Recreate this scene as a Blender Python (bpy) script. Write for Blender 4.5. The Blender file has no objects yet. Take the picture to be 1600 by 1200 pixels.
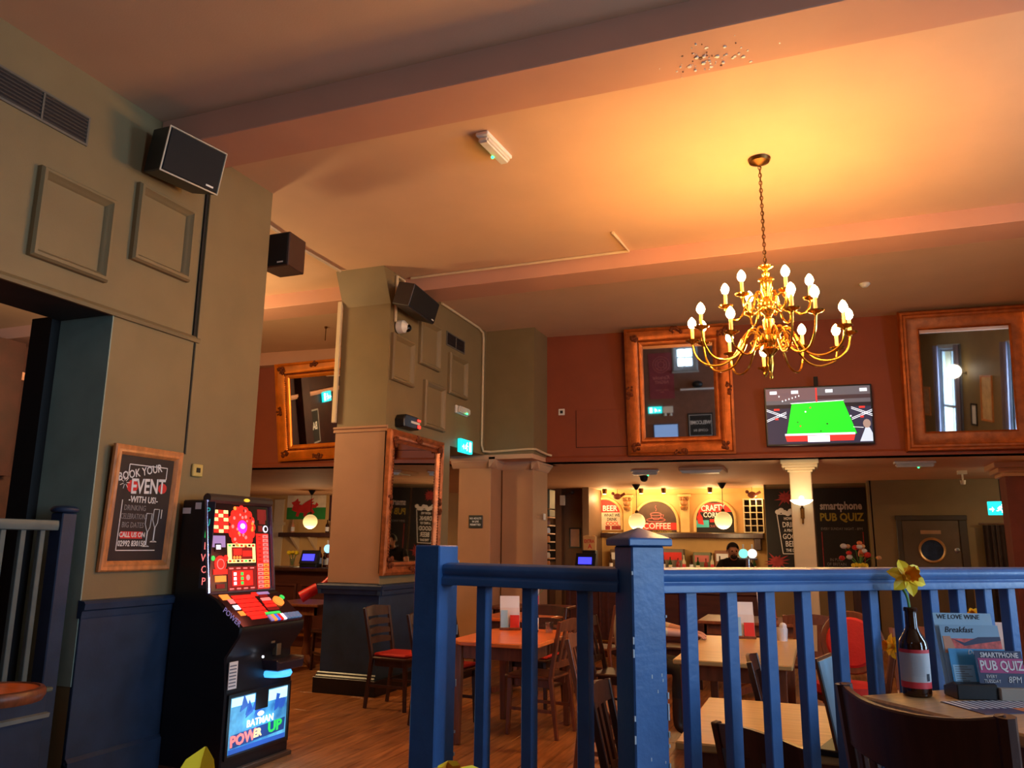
import bpy, bmesh, math, random
from mathutils import Vector, Matrix
R = math.radians
rnd = random.Random(7)
SC = bpy.context.scene
COL = SC.collection

# ------------------------------------------------------------------ camera
FPX = 1232.6
cam_d = bpy.data.cameras.new('camera'); cam = bpy.data.objects.new('camera', cam_d); COL.objects.link(cam)
cam_d.sensor_width = 36.0; cam_d.sensor_fit = 'HORIZONTAL'; cam_d.lens = FPX / 1600 * 36.0
cam_d.clip_start = 0.05; cam_d.clip_end = 100
PITCH, ROLL, YAW = 0.200992389, 0.0101528004, 0.368306956
fw = Vector((-math.sin(YAW)*math.cos(PITCH), math.cos(YAW)*math.cos(PITCH), math.sin(PITCH)))
r0 = Vector((math.cos(YAW), math.sin(YAW), 0)); u0 = r0.cross(fw)
rr = r0*math.cos(ROLL) + u0*math.sin(ROLL); uu = -r0*math.sin(ROLL) + u0*math.cos(ROLL)
cam.matrix_world = Matrix(((rr.x, uu.x, -fw.x, 0), (rr.y, uu.y, -fw.y, 0), (rr.z, uu.z, -fw.z, 1.47), (0, 0, 0, 1)))
SC.camera = cam

# ------------------------------------------------------------------ exposure, world, daylight
SC.view_settings.view_transform = 'Standard'
SC.view_settings.look = 'None'
SC.view_settings.gamma = 1.0
SC.view_settings.use_curve_mapping = False
SC.view_settings.exposure = 0.5
wd = bpy.data.worlds.new('world'); SC.world = wd; wd.use_nodes = True
bg = wd.node_tree.nodes['Background']; bg.inputs[0].default_value = (0.62, 0.78, 1.0, 1); bg.inputs[1].default_value = 1.6

BULB_E = 250.0      # chandelier bulb emission
DAY_W = 250.0       # daylight through each tall window on the right
def area_light(name, loc, rot, sx, sy, watts, color):
    l = bpy.data.lights.new(name, 'AREA'); l.shape = 'RECTANGLE'; l.size = sx; l.size_y = sy; l.energy = watts; l.color = color
    o = bpy.data.objects.new(name, l); o.location = loc; o.rotation_euler = rot; COL.objects.link(o); return o
def point_light(name, loc, watts, color, radius=0.05):
    l = bpy.data.lights.new(name, 'POINT'); l.energy = watts; l.color = color; l.shadow_soft_size = radius
    o = bpy.data.objects.new(name, l); o.location = loc; COL.objects.link(o); return o
# daylight enters by the two sash windows in the right wall and the one behind the camera
for wy in (0.3, 4.4):
    area_light('daylight', (5.32, wy, 2.2), (0, R(90), 0), 2.8, 1.3, DAY_W, (0.62, 0.80, 1.0))
area_light('daylight', (-1.22, -2.85, 4.0), (R(90), 0, 0), 0.5, 0.5, 20, (0.62, 0.80, 1.0))
WARM = (1.0, 0.66, 0.33)
point_light('left_bay_lamp', (-6.7, 6.2, 3.2), 150, (1.0, 0.66, 0.30), 0.25)

# ------------------------------------------------------------------ materials
def lin(c):
    return tuple((v/12.92 if v <= 0.04045 else ((v+0.055)/1.055)**2.4) for v in c)
def rgb(r, g, b): return lin((r/255, g/255, b/255))
MATS = {}
def mat(name, c, rough=0.6, metal=0.0, var=0.12, scale=6.0, bump=0.0, bscale=60.0, emit=None, es=1.0, stretch=None, spec=0.5, trans=0.0, c2=None, alpha=None):
    if name in MATS: return MATS[name]
    m = bpy.data.materials.new(name); m.use_nodes = True; nt = m.node_tree; N = nt.nodes; L = nt.links
    b = N['Principled BSDF']; b.inputs['Roughness'].default_value = rough; b.inputs['Metallic'].default_value = metal
    b.inputs['Specular IOR Level'].default_value = spec
    col = rgb(*c)
    tc = N.new('ShaderNodeTexCoord'); mp = N.new('ShaderNodeMapping'); L.new(tc.outputs['Object'], mp.inputs['Vector'])
    if stretch: mp.inputs['Scale'].default_value = stretch
    if var > 0:
        nz = N.new('ShaderNodeTexNoise'); nz.inputs['Scale'].default_value = scale; nz.inputs['Detail'].default_value = 4
        L.new(mp.outputs['Vector'], nz.inputs['Vector'])
        rp = N.new('ShaderNodeValToRGB')
        d = tuple(max(0, v*(1-var)) for v in col); h = tuple(min(1, v*(1+var)) for v in col)
        if c2: h = rgb(*c2)
        rp.color_ramp.elements[0].position = 0.3; rp.color_ramp.elements[1].position = 0.7
        rp.color_ramp.elements[0].color = (*d, 1); rp.color_ramp.elements[1].color = (*h, 1)
        L.new(nz.outputs['Fac'], rp.inputs['Fac']); L.new(rp.outputs['Color'], b.inputs['Base Color'])
    else:
        b.inputs['Base Color'].default_value = (*col, 1)
    if bump > 0:
        n2 = N.new('ShaderNodeTexNoise'); n2.inputs['Scale'].default_value = bscale; n2.inputs['Detail'].default_value = 3
        L.new(mp.outputs['Vector'], n2.inputs['Vector'])
        bp = N.new('ShaderNodeBump'); bp.inputs['Strength'].default_value = bump; bp.inputs['Distance'].default_value = 0.01
        L.new(n2.outputs['Fac'], bp.inputs['Height']); L.new(bp.outputs['Normal'], b.inputs['Normal'])
    if emit:
        b.inputs['Emission Color'].default_value = (*rgb(*emit), 1); b.inputs['Emission Strength'].default_value = es
    if trans: b.inputs['Transmission Weight'].default_value = trans
    MATS[name] = m
    return m
def emis(name, c, s): return mat(name, c, 0.5, var=0, emit=c, es=s)

olive = mat('olive_wall_paint', (130, 110, 74), 0.55, var=0.07, scale=3, bump=0.12, bscale=140)
pinkcol = mat('buff_column_paint', (176, 128, 92), 0.6, var=0.06, scale=3, bump=0.1, bscale=140)
redwall = mat('brick_red_paint', (140, 64, 34), 0.6, var=0.08, scale=3, bump=0.12, bscale=120)
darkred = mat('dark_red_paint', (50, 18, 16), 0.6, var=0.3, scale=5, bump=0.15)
ceilm = mat('cream_ceiling_paint', (208, 170, 138), 0.75, var=0.04, scale=2, bump=0.08, bscale=90)
beamm = mat('buff_beam_paint', (198, 146, 120), 0.7, var=0.04, scale=2)
lowceil = mat('buff_low_ceiling_paint', (214, 168, 132), 0.7, var=0.05, scale=2)
tealm = mat('teal_reveal_paint', (140, 160, 146), 0.6, var=0.1, scale=5)
bluep = mat('blue_gloss_paint', (54, 100, 158), 0.36, var=0.14, scale=9, bump=0.1, bscale=50)
navy = mat('navy_panel_paint', (34, 52, 78), 0.45, var=0.2, scale=8, bump=0.08)
bluechip = mat('worn_paint_chips', (176, 186, 196), 0.6, var=0.1)
plankm = None
blackp = mat('black_plastic', (18, 17, 20), 0.4, var=0.1)
blackm = mat('matt_black', (14, 13, 14), 0.7, var=0.1)
whitep = mat('white_plastic', (226, 222, 212), 0.45, var=0.03)
creamc = mat('cream_column_paint', (214, 190, 150), 0.6, var=0.05, scale=3)
brass = mat('polished_brass', (226, 172, 74), 0.2, metal=1.0, var=0.06)
bronze = mat('dull_bronze', (104, 74, 40), 0.4, metal=1.0, var=0.1)
gilt = mat('gilt_frame', (176, 92, 36), 0.36, metal=0.55, var=0.25, scale=12, bump=0.3, bscale=80)
giltdk = mat('dark_gilt', (120, 58, 26), 0.42, metal=0.5, var=0.35, scale=14, bump=0.5, bscale=90)
mirrorm = mat('mirror_glass', (225, 228, 226), 0.02, metal=1.0, var=0)
darkwood = mat('dark_stained_wood', (62, 34, 26), 0.35, var=0.3, scale=4, stretch=(9, 9, 1), bump=0.05)
midwood = mat('brown_stained_wood', (120, 66, 40), 0.4, var=0.28, scale=4, stretch=(9, 9, 1))
barwood = mat('mahogany_bar_wood', (80, 38, 28), 0.4, var=0.25, scale=3, stretch=(1, 6, 6))
oaktop = mat('light_oak_top', (208, 164, 98), 0.35, var=0.16, scale=3, stretch=(1, 14, 4), c2=(222, 182, 116))
orangetop = mat('orange_varnished_top', (226, 116, 52), 0.3, var=0.14, scale=3, stretch=(1, 14, 4))
redfab = mat('red_upholstery', (196, 40, 32), 0.75, var=0.14, bump=0.2)
chalk = mat('chalkboard', (30, 26, 25), 0.75, var=0.25, scale=3)
chalkw = mat('white_chalk_paint', (226, 222, 218), 0.8, var=0.04)
chalkr = mat('red_chalk_paint', (214, 52, 46), 0.8, var=0.06)
chalkdr = mat('dim_red_chalk', (150, 50, 48), 0.85, var=0.3, scale=20)
chalkg = mat('grey_chalk_paint', (140, 134, 132), 0.8, var=0.1)
chalkpink = mat('pink_chalk_paint', (196, 110, 104), 0.8, var=0.1)
chalky = mat('yellow_green_chalk', (168, 148, 52), 0.8, var=0.2, scale=30)
cyan = mat('cyan_chalk', (70, 190, 200), 0.7, var=0.1)
pine = mat('waxed_pine_frame', (196, 126, 70), 0.4, var=0.25, scale=5, stretch=(6, 6, 2), bump=0.1)
paper = mat('white_paper', (222, 222, 226), 0.6, var=0.04)
paperb = mat('pale_blue_card', (150, 196, 226), 0.5, var=0.06)
papercy = mat('cyan_card', (62, 150, 204), 0.5, var=0.08)
papernavy = mat('navy_card', (48, 56, 92), 0.5, var=0.08)
papermag = mat('magenta_print', (176, 58, 120), 0.5, var=0.1)
ink = mat('dark_ink', (36, 38, 54), 0.7, var=0.0)
inkgrey = mat('grey_print', (104, 112, 130), 0.7, var=0.1)
foodred = mat('food_print', (214, 92, 84), 0.5, var=0.4, scale=60)
skinm = mat('skin', (206, 146, 116), 0.5, var=0.06)
petal = mat('daffodil_yellow', (252, 220, 40), 0.55, var=0.06, scale=20); petal.node_tree.nodes['Principled BSDF'].inputs['Subsurface Weight'].default_value = 0.35; petal.node_tree.nodes['Principled BSDF'].inputs['Subsurface Radius'].default_value = (0.01, 0.01, 0.003)
trumpet = mat('daffodil_orange', (238, 158, 20), 0.55, var=0.1)
stemm = mat('stem_green', (92, 150, 70), 0.5, var=0.12)
steel = mat('steel', (170, 170, 172), 0.25, metal=1.0, var=0.05)
chrome = mat('chrome', (210, 212, 216), 0.12, metal=1.0, var=0)
amber = mat('brown_bottle_glass', (70, 32, 10), 0.08, var=0, trans=0.55)
green_gl = mat('green_bottle_glass', (30, 70, 36), 0.1, var=0, trans=0.4)
clear_gl = mat('clear_glass', (235, 238, 240), 0.03, var=0, trans=0.95)
pane_gl = mat('window_glass', (235, 240, 245), 0.02, var=0, trans=1.0)
labelgrey = mat('pale_grey_label', (176, 180, 186), 0.6, var=0.06)
labelred = mat('red_label_band', (206, 54, 62), 0.5, var=0.08)
floorbase = mat('floor_base_wood', (60, 34, 22), 0.6, var=0.3)
def plank_material():
    m = bpy.data.materials.new('floor_plank_wood'); m.use_nodes = True; nt = m.node_tree; N = nt.nodes; L = nt.links
    b = N['Principled BSDF']; b.inputs['Roughness'].default_value = 0.34
    tc = N.new('ShaderNodeTexCoord'); mp = N.new('ShaderNodeMapping'); mp.inputs['Scale'].default_value = (14, 1.3, 4)
    oi = N.new('ShaderNodeObjectInfo'); ad = N.new('ShaderNodeVectorMath'); ad.operation = 'ADD'
    L.new(tc.outputs['Object'], ad.inputs[0]); L.new(oi.outputs['Location'], ad.inputs[1]); L.new(ad.outputs[0], mp.inputs['Vector'])
    nz = N.new('ShaderNodeTexNoise'); nz.inputs['Scale'].default_value = 2.4; nz.inputs['Detail'].default_value = 6; L.new(mp.outputs['Vector'], nz.inputs['Vector'])
    rp = N.new('ShaderNodeValToRGB'); rp.color_ramp.elements[0].position = 0.3; rp.color_ramp.elements[1].position = 0.72
    rp.color_ramp.elements[0].color = (*rgb(116, 68, 38), 1); rp.color_ramp.elements[1].color = (*rgb(186, 124, 74), 1)
    L.new(nz.outputs['Fac'], rp.inputs['Fac'])
    hs = N.new('ShaderNodeHueSaturation'); mr = N.new('ShaderNodeMapRange'); mr.inputs['To Min'].default_value = 0.8; mr.inputs['To Max'].default_value = 1.12
    L.new(oi.outputs['Random'], mr.inputs['Value']); L.new(mr.outputs[0], hs.inputs['Value']); L.new(rp.outputs['Color'], hs.inputs['Color']); L.new(hs.outputs['Color'], b.inputs['Base Color'])
    bp = N.new('ShaderNodeBump'); bp.inputs['Strength'].default_value = 0.08; L.new(nz.outputs['Fac'], bp.inputs['Height']); L.new(bp.outputs['Normal'], b.inputs['Normal'])
    return m
plankm = plank_material()

# ------------------------------------------------------------------ mesh helpers
class G:
    def __init__(s): s.v = []; s.f = []; s.m = []
    def add(s, vs, fs, mi=0):
        o = len(s.v); s.v += [tuple(p) for p in vs]; s.f += [tuple(i+o for i in f) for f in fs]; s.m += [mi]*len(fs); return s
    def box(s, x0, x1, y0, y1, z0, z1, mi=0, T=None):
        vs = [Vector((x, y, z)) for x in (x0, x1) for y in (y0, y1) for z in (z0, z1)]
        if T: vs = [T @ p for p in vs]
        return s.add(vs, [(0, 1, 3, 2), (4, 6, 7, 5), (0, 4, 5, 1), (2, 3, 7, 6), (0, 2, 6, 4), (1, 5, 7, 3)], mi)
    def bar(s, p0, p1, w, d, mi=0, up=(0, 0, 1), w1=None, d1=None):
        p0 = Vector(p0); p1 = Vector(p1); z = (p1-p0).normalized(); u = Vector(up)
        if abs(z.dot(u)) > 0.95: u = Vector((0, 1, 0))
        x = u.cross(z).normalized(); y = z.cross(x)
        w1 = w if w1 is None else w1; d1 = d if d1 is None else d1
        vs = [p0+x*(sx*w/2)+y*(sy*d/2) for sx, sy in ((-1, -1), (1, -1), (1, 1), (-1, 1))] + [p1+x*(sx*w1/2)+y*(sy*d1/2) for sx, sy in ((-1, -1), (1, -1), (1, 1), (-1, 1))]
        return s.add(vs, [(3, 2, 1, 0), (4, 5, 6, 7), (0, 1, 5, 4), (1, 2, 6, 5), (2, 3, 7, 6), (3, 0, 4, 7)], mi)
    def tube(s, pts, r, n=8, mi=0, caps=True):
        pts = [Vector(p) for p in pts]; k = len(pts); rs = r if isinstance(r, (list, tuple)) else [r]*k
        vs = []; ref = None
        for i, p in enumerate(pts):
            t = (pts[min(i+1, k-1)]-pts[max(i-1, 0)]).normalized()
            if ref is None:
                ref = Vector((0, 0, 1)) if abs(t.z) < 0.9 else Vector((1, 0, 0))
            a = (ref - t*ref.dot(t)).normalized(); b = t.cross(a); ref = a
            for j in range(n):
                an = 2*math.pi*j/n; vs.append(p + a*(math.cos(an)*rs[i]) + b*(math.sin(an)*rs[i]))
        fs = [(i*n+j, i*n+(j+1) % n, (i+1)*n+(j+1) % n, (i+1)*n+j) for i in range(k-1) for j in range(n)]
        if caps: fs += [tuple(range(n-1, -1, -1)), tuple((k-1)*n+j for j in range(n))]
        return s.add(vs, fs, mi)
    def lathe(s, prof, n=16, c=(0, 0, 0), mi=0, T=None, caps=True):
        vs = []
        for r, z in prof:
            for j in range(n):
                a = 2*math.pi*j/n; p = Vector((c[0]+r*math.cos(a), c[1]+r*math.sin(a), c[2]+z)); vs.append(T @ p if T else p)
        k = len(prof); fs = [(i*n+j, i*n+(j+1) % n, (i+1)*n+(j+1) % n, (i+1)*n+j) for i in range(k-1) for j in range(n)]
        if caps: fs += [tuple(range(n-1, -1, -1)), tuple((k-1)*n+j for j in range(n))]
        return s.add(vs, fs, mi)
    def ball(s, c, r, n=12, k=7, mi=0, sc=(1, 1, 1)):
        vs = []
        for i in range(k+1):
            t = math.pi*(i/k); q = max(0.001, math.sin(t))
            for j in range(n):
                a = 2*math.pi*j/n; vs.append((c[0]+r*sc[0]*q*math.cos(a), c[1]+r*sc[1]*q*math.sin(a), c[2]-r*sc[2]*math.cos(t)))
        return s.add(vs, [(i*n+j, i*n+(j+1) % n, (i+1)*n+(j+1) % n, (i+1)*n+j) for i in range(k) for j in range(n)], mi)
    def prism(s, poly, y0, y1, mi=0, axes='xz'):
        # polygon in the given plane, extruded along the third axis
        n = len(poly)
        def P(a, b, c):
            return {'xz': (a, c, b), 'xy': (a, b, c), 'yz': (c, a, b)}[axes]
        vs = [P(a, b, y0) for a, b in poly] + [P(a, b, y1) for a, b in poly]
        return s.add(vs, [tuple(range(n)), tuple(range(2*n-1, n-1, -1))] + [(i, (i+1) % n, n+(i+1) % n, n+i) for i in range(n)], mi)
    def frame(s, w, h, prof, mi=0, cx=0, cz=0):
        # moulding around a w x h rectangle in the xz plane; prof = (inset, y) points, y negative is towards the room
        k = len(prof); vs = []
        for d, y in prof:
            for sx, sz in ((-1, -1), (1, -1), (1, 1), (-1, 1)):
                vs.append((cx+sx*(w/2-d), y, cz+sz*(h/2-d)))
        return s.add(vs, [(i*4+j, i*4+(j+1) % 4, (i+1)*4+(j+1) % 4, (i+1)*4+j) for i in range(k-1) for j in range(4)], mi)
    def sweep(s, prof, p0, p1, out, mi=0):
        # straight moulding: prof = (out, z) points carried from p0 to p1
        p0 = Vector(p0); p1 = Vector(p1); o = Vector(out).normalized(); n = len(prof)
        vs = [p+o*a+Vector((0, 0, b)) for p in (p0, p1) for a, b in prof]
        return s.add(vs, [(i, i+1, n+i+1, n+i) for i in range(n-1)] + [tuple(range(n-1, -1, -1)), tuple(range(n, 2*n))], mi)
    def build(s, name, mats, parent=None, bevel=0.0, smooth=True, loc=None, seg=1):
        me = bpy.data.meshes.new(name); me.from_pydata(s.v, [], s.f)
        if not isinstance(mats, (list, tuple)): mats = [mats]
        for m in mats: me.materials.append(m)
        me.polygons.foreach_set('material_index', s.m)
        bm = bmesh.new(); bm.from_mesh(me); bmesh.ops.recalc_face_normals(bm, faces=bm.faces)
        if bevel > 0:
            es = [e for e in bm.edges if len(e.link_faces) == 2 and e.calc_face_angle(0) > 0.6]
            bmesh.ops.bevel(bm, geom=es, offset=bevel, segments=seg, affect='EDGES', clamp_overlap=True)
        bm.to_mesh(me); bm.free()
        if smooth:
            me.polygons.foreach_set('use_smooth', [True]*len(me.polygons)); me.set_sharp_from_angle(angle=R(32))
        me.update()
        o = bpy.data.objects.new(name, me); COL.objects.link(o)
        if parent: o.parent = parent
        if loc: o.location = loc
        return o
def spline(pts, n=6):
    P = [Vector(p) for p in pts]; P = [P[0]*2-P[1]] + P + [P[-1]*2-P[-2]]; out = []
    for i in range(1, len(P)-2):
        for k in range(n):
            t = k/n; a, b, c, d = P[i-1], P[i], P[i+1], P[i+2]
            out.append(0.5*((2*b)+(c-a)*t+(2*a-5*b+4*c-d)*t*t+(3*b-a-3*c+d)*t**3))
    return out + [P[-2]]
def thing(name, label, cat, loc=(0, 0, 0), rz=0, group=None, rx=0, ry=0):
    o = bpy.data.objects.new(name, None); o.empty_display_size = 0.1; COL.objects.link(o); o.location = loc; o.rotation_euler = (rx, ry, rz)
    o['label'] = label; o['category'] = cat; o['kind'] = 'thing'
    if group: o['group'] = group
    return o
def tag(o, label, cat, group=None):
    o['label'] = label; o['category'] = cat; o['kind'] = 'thing'
    if group: o['group'] = group
    return o
def struct(o): o['kind'] = 'structure'; return o
def dup(root, loc, rz, label, group=None, rx=None):
    r = root.copy(); COL.objects.link(r); r.location = loc; r.rotation_euler = (root.rotation_euler.x if rx is None else rx, 0, rz); r['label'] = label
    if group: r['group'] = group
    for ch in list(root.children):
        c = ch.copy(); COL.objects.link(c); c.parent = r
        for g in list(ch.children):
            d = g.copy(); COL.objects.link(d); d.parent = c
    return r
def text(body, size, m, parent, loc, rot=(R(90), 0, 0), name='lettering', align='CENTER', ext=0.0008, shear=0.0, bold=0.0, sx=1.0, space=1.0):
    cu = bpy.data.curves.new('t', 'FONT'); cu.body = body; cu.size = size; cu.align_x = align; cu.align_y = 'CENTER'
    cu.extrude = ext; cu.shear = shear; cu.offset = bold; cu.resolution_u = 2; cu.space_character = space
    t = bpy.data.objects.new('t', cu); COL.objects.link(t)
    me = bpy.data.meshes.new_from_object(t.evaluated_get(bpy.context.evaluated_depsgraph_get())); bpy.data.objects.remove(t); bpy.data.curves.remove(cu)
    me.materials.clear(); me.materials.append(m); me.name = name
    o = bpy.data.objects.new(name, me); COL.objects.link(o); o.parent = parent; o.location = loc; o.rotation_euler = rot; o.scale = (sx, 1, 1)
    return o
def glassy(name, tint=(235, 242, 246), fac=0.12):
    m = bpy.data.materials.new(name); m.use_nodes = True; nt = m.node_tree; N = nt.nodes; L = nt.links
    N.remove(N['Principled BSDF']); tr = N.new('ShaderNodeBsdfTransparent'); tr.inputs[0].default_value = (*rgb(*tint), 1)
    gl = N.new('ShaderNodeBsdfGlossy'); gl.inputs['Roughness'].default_value = 0.03; mx = N.new('ShaderNodeMixShader'); mx.inputs[0].default_value = fac
    L.new(tr.outputs[0], mx.inputs[1]); L.new(gl.outputs[0], mx.inputs[2]); L.new(mx.outputs[0], N['Material Output'].inputs[0]); return m
paneg = glassy('window_pane_glass'); thing_glass = glassy('thin_clear_glass', fac=0.2)
H = 4.4
XL = -4.2                       # face of the left wall
# ================================================================== SETTING
# ---- floor: boarded, each board a piece
fl = G().box(-13.4, 5.3, -2.8, 17.2, -0.12, -0.022).build('floor', floorbase, smooth=False); struct(fl)
PW, PL = 0.15, 1.95
pm = None
rows = []
for i in range(46):
    x = -5.9 + i*PW
    y = 3.3 - rnd.random()*PL
    while y < 10.6:
        rows.append((x, y)); y += PL
rows = [q for q in rows if not (q[0] > -2.6 and q[1] < 1.9)]
rows.sort(key=lambda q: q[0]**2+q[1]**2)
for k, (x, y) in enumerate(rows[:290]):
    if pm is None:
        o = G().box(0.0015, PW-0.0015, 0.002, PL-0.002, -0.022, 0.0).build('plank', plankm, fl, bevel=0.002, smooth=False); pm = o.data
    else:
        o = bpy.data.objects.new('plank', pm); COL.objects.link(o); o.parent = fl
    o.location = (x, y, -rnd.random()*0.0012)
g = G()
def plain_boards(x0, x1, y0, y1):
    x = x0
    while x < x1-0.01:
        g.box(x+0.0015, min(x+PW, x1)-0.0015, y0, y1, -0.022, -0.0012); x += PW
done = set(rows[:290])
for (x, y) in rows[290:]: g.box(x+0.0015, x+PW-0.0015, y+0.002, y+PL-0.002, -0.022, -0.0008)
plain_boards(-13.4, -5.9, -2.8, 17.2); plain_boards(1.0, 5.3, -2.8, 17.2); plain_boards(-5.9, 1.0, 11.2, 17.2); plain_boards(-5.9, 1.0, -2.8, 1.3)
o = g.build('boards', plankm, fl, smooth=False); o['kind'] = 'stuff'

# ---- ceiling and the two cross beams
struct(G().box(-13.4, 5.3, -2.8, 11.5, H, H+0.15).build('ceiling', ceilm, smooth=False))
b1 = struct(G().box(-4.2, 5.0, 3.9, 4.31, 4.2, H+0.02).build('beam', beamm, bevel=0.006))
b2 = struct(G().box(-13.0, 5.0, 7.48, 7.92, 4.235, H+0.02).build('beam', beamm, bevel=0.006))
# flaked paint round the damp spot on the nearer beam
g = G()
for k in range(60):
    x = -0.42+rnd.gauss(0, 0.13); y = 4.15+rnd.gauss(0, 0.08)
    if not 3.93 < y < 4.3: continue
    r = 0.003+rnd.random()**2*0.012; n = 6
    g.prism([(x+math.cos(a)*r*(0.6+rnd.random()*0.6), y+math.sin(a)*r*(0.6+rnd.random()*0.6)) for a in [2*math.pi*j/n for j in range(n)]], 4.2-0.002-rnd.random()*0.006, 4.2004, rnd.choice((0, 0, 0, 1)), 'xy')
o = g.build('flaking_paint', [whitep, mat('bare_plaster_brown', (132, 96, 74), 0.9)], b1, smooth=False); o['kind'] = 'stuff'

# ---- left wall: header over the opening, first pier, second pier and the long block behind it
wl = G()
wl.box(-4.65, XL, -2.8, 3.67, 2.915, H)
wl.box(-4.65, XL, 3.67, 5.14, 0, H)
wallL = struct(wl.build('wall_left', olive, smooth=False))
G().box(-4.652, -4.19, 3.664, 3.672, 0.62, 2.915).build('reveal', tealm, wallL, smooth=False)
G().box(-4.84, -4.655, 3.60, 3.70, 0.6, 2.92).build('reveal_dark_board', blackm, wallL)  # black upright board along the back edge of the reveal
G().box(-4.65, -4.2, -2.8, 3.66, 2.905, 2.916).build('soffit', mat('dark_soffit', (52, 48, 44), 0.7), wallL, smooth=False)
# moulding along the foot of the header, thin trunking beside it and the step below
o = G().sweep([(0, -0.02), (0.022, -0.02), (0.03, 0.0), (0.016, 0.022), (0, 0.03)], (XL, -2.8, 2.92), (XL, 4.43, 2.92), (1, 0, 0)).build('trim_1', olive); struct(o); o.parent = wallL
o = G().box(XL, XL+0.03, 4.395, 4.43, 2.93, 4.2).box(XL, XL+0.012, 4.405, 4.42, 2.08, 2.9).build('trim_2', olive, bevel=0.003); struct(o); o.parent = wallL
o = G().box(XL, XL+0.016, 4.37, 4.39, 2.93, 4.2, 0).box(XL, XL+0.006, 4.395, 4.404, 2.08, 2.9, 0).build('painted_shadow_line', blackm, wallL)  # raised black strips paint the shadow line beside trunking and step
# dado on the first pier
da = struct(G().box(XL, XL+0.025, 3.67, 5.16, 0, 1.06).box(-4.65, XL+0.025, 5.14, 5.165, 0, 1.06).build('wainscot', navy, wallL, bevel=0.003))
capp = [(0, -0.07), (0.035, -0.07), (0.04, -0.03), (0.055, -0.02), (0.06, 0.015), (0.045, 0.03), (0, 0.035)]
o = G().sweep(capp, (XL, 3.66, 1.08), (XL, 5.18, 1.08), (1, 0, 0)).build('dado_rail', navy, wallL)
o = struct(G().box(XL, XL+0.05, 3.67, 5.17, 0, 0.19).sweep([(0.05, 0.19), (0.05, 0.2), (0.03, 0.22), (0, 0.22)], (XL, 3.67, 0), (XL, 5.17, 0), (1, 0, 0)).build('baseboard_left', navy)); o.parent = wallL

# second pier ("column") with flared head; long upper block carried back to the far pier
c2 = G()
c2.box(-4.8, XL, 7.2, 8.78, 0, H)
c2.box(-4.8, XL, 8.78, 9.9, 2.66, H)
c2.prism([(7.02, H), (7.2, H), (7.2, 4.03)], -4.8, XL, 0, 'yz')
pier2 = struct(c2.build('column_pier', olive, smooth=False))
G().box(-4.806, -4.196, 7.19, 7.202, 1.07, 2.64).build('lower_face', pinkcol, pier2, smooth=False)
o = G()
for p0, p1, out in (((-4.83, 7.2, 2.66), (-4.17, 7.2, 2.66), (0, -1, 0)),):
    o.sweep([(0, -0.03), (0.02, -0.03), (0.012, 0), (0.026, 0.01), (0.026, 0.03), (0, 0.035)], p0, p1, out)
o.build('trim', pinkcol, pier2)
G().box(-4.85, -4.8, 7.16, 7.19, 2.74, 4.1).build('conduit', creamc, pier2, bevel=0.004)
G().box(-4.83, -4.17, 7.17, 8.76, 0, 1.0).build('wainscot', navy, pier2, bevel=0.004)
o = G()
o.sweep(capp, (-4.88, 7.17, 1.03), (-4.12, 7.17, 1.03), (0, -1, 0)); o.sweep(capp, (-4.17, 7.12, 1.03), (-4.17, 8.78, 1.03), (1, 0, 0)); o.sweep(capp, (-4.83, 8.78, 1.03), (-4.83, 7.12, 1.03), (-1, 0, 0))
o.build('dado_rail', navy, pier2)
o = G().box(-4.86, -4.14, 7.1, 8.78, 0, 0.15).sweep([(0, 0.15), (0.0, 0.16), (-0.02, 0.175), (-0.02, 0.185), (-0.035, 0.2)], (-4.84, 7.11, 0), (-4.16, 7.11, 0), (0, -1, 0))
o.build('plinth', mat('black_gloss_paint', (16, 20, 28), 0.3, var=0.1), pier2, bevel=0.006)

# far pier that stands forward of the red wall, its two columns below and their caps
fp = struct(G().box(-4.2, -3.49, 9.87, 10.7, 2.66, H).build('column_far_pier', olive, smooth=False))
G().box(-4.6, -4.12, 9.92, 10.55, 0, 2.6).box(-4.1, -3.64, 10.28, 10.9, 0, 2.6).build('column_shaft', pinkcol, fp, bevel=0.006)
cp = [(0, -0.11), (0.02, -0.1), (0.07, -0.03), (0.09, 0.0), (0.09, 0.03), (0, 0.03)]
o = G()
for (x0, x1, y0, y1) in ((-4.6, -4.12, 9.92, 10.55), (-4.1, -3.64, 10.28, 10.9)):
    o.sweep(cp, (x0-0.09, y0, 2.6), (x1+0.09, y0, 2.6), (0, -1, 0)); o.sweep(cp, (x1, y0-0.09, 2.6), (x1, y1, 2.6), (1, 0, 0))
o.box(-4.68, -4.04, 9.84, 10.55, 2.57, 2.6).box(-4.18, -3.56, 10.2, 10.9, 2.57, 2.6)
o.build('capital', lowceil, fp)
G().box(-4.75, -3.5, 9.85, 10.95, 2.6, 2.66).build('pier_soffit', lowceil, fp, smooth=False)

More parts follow.
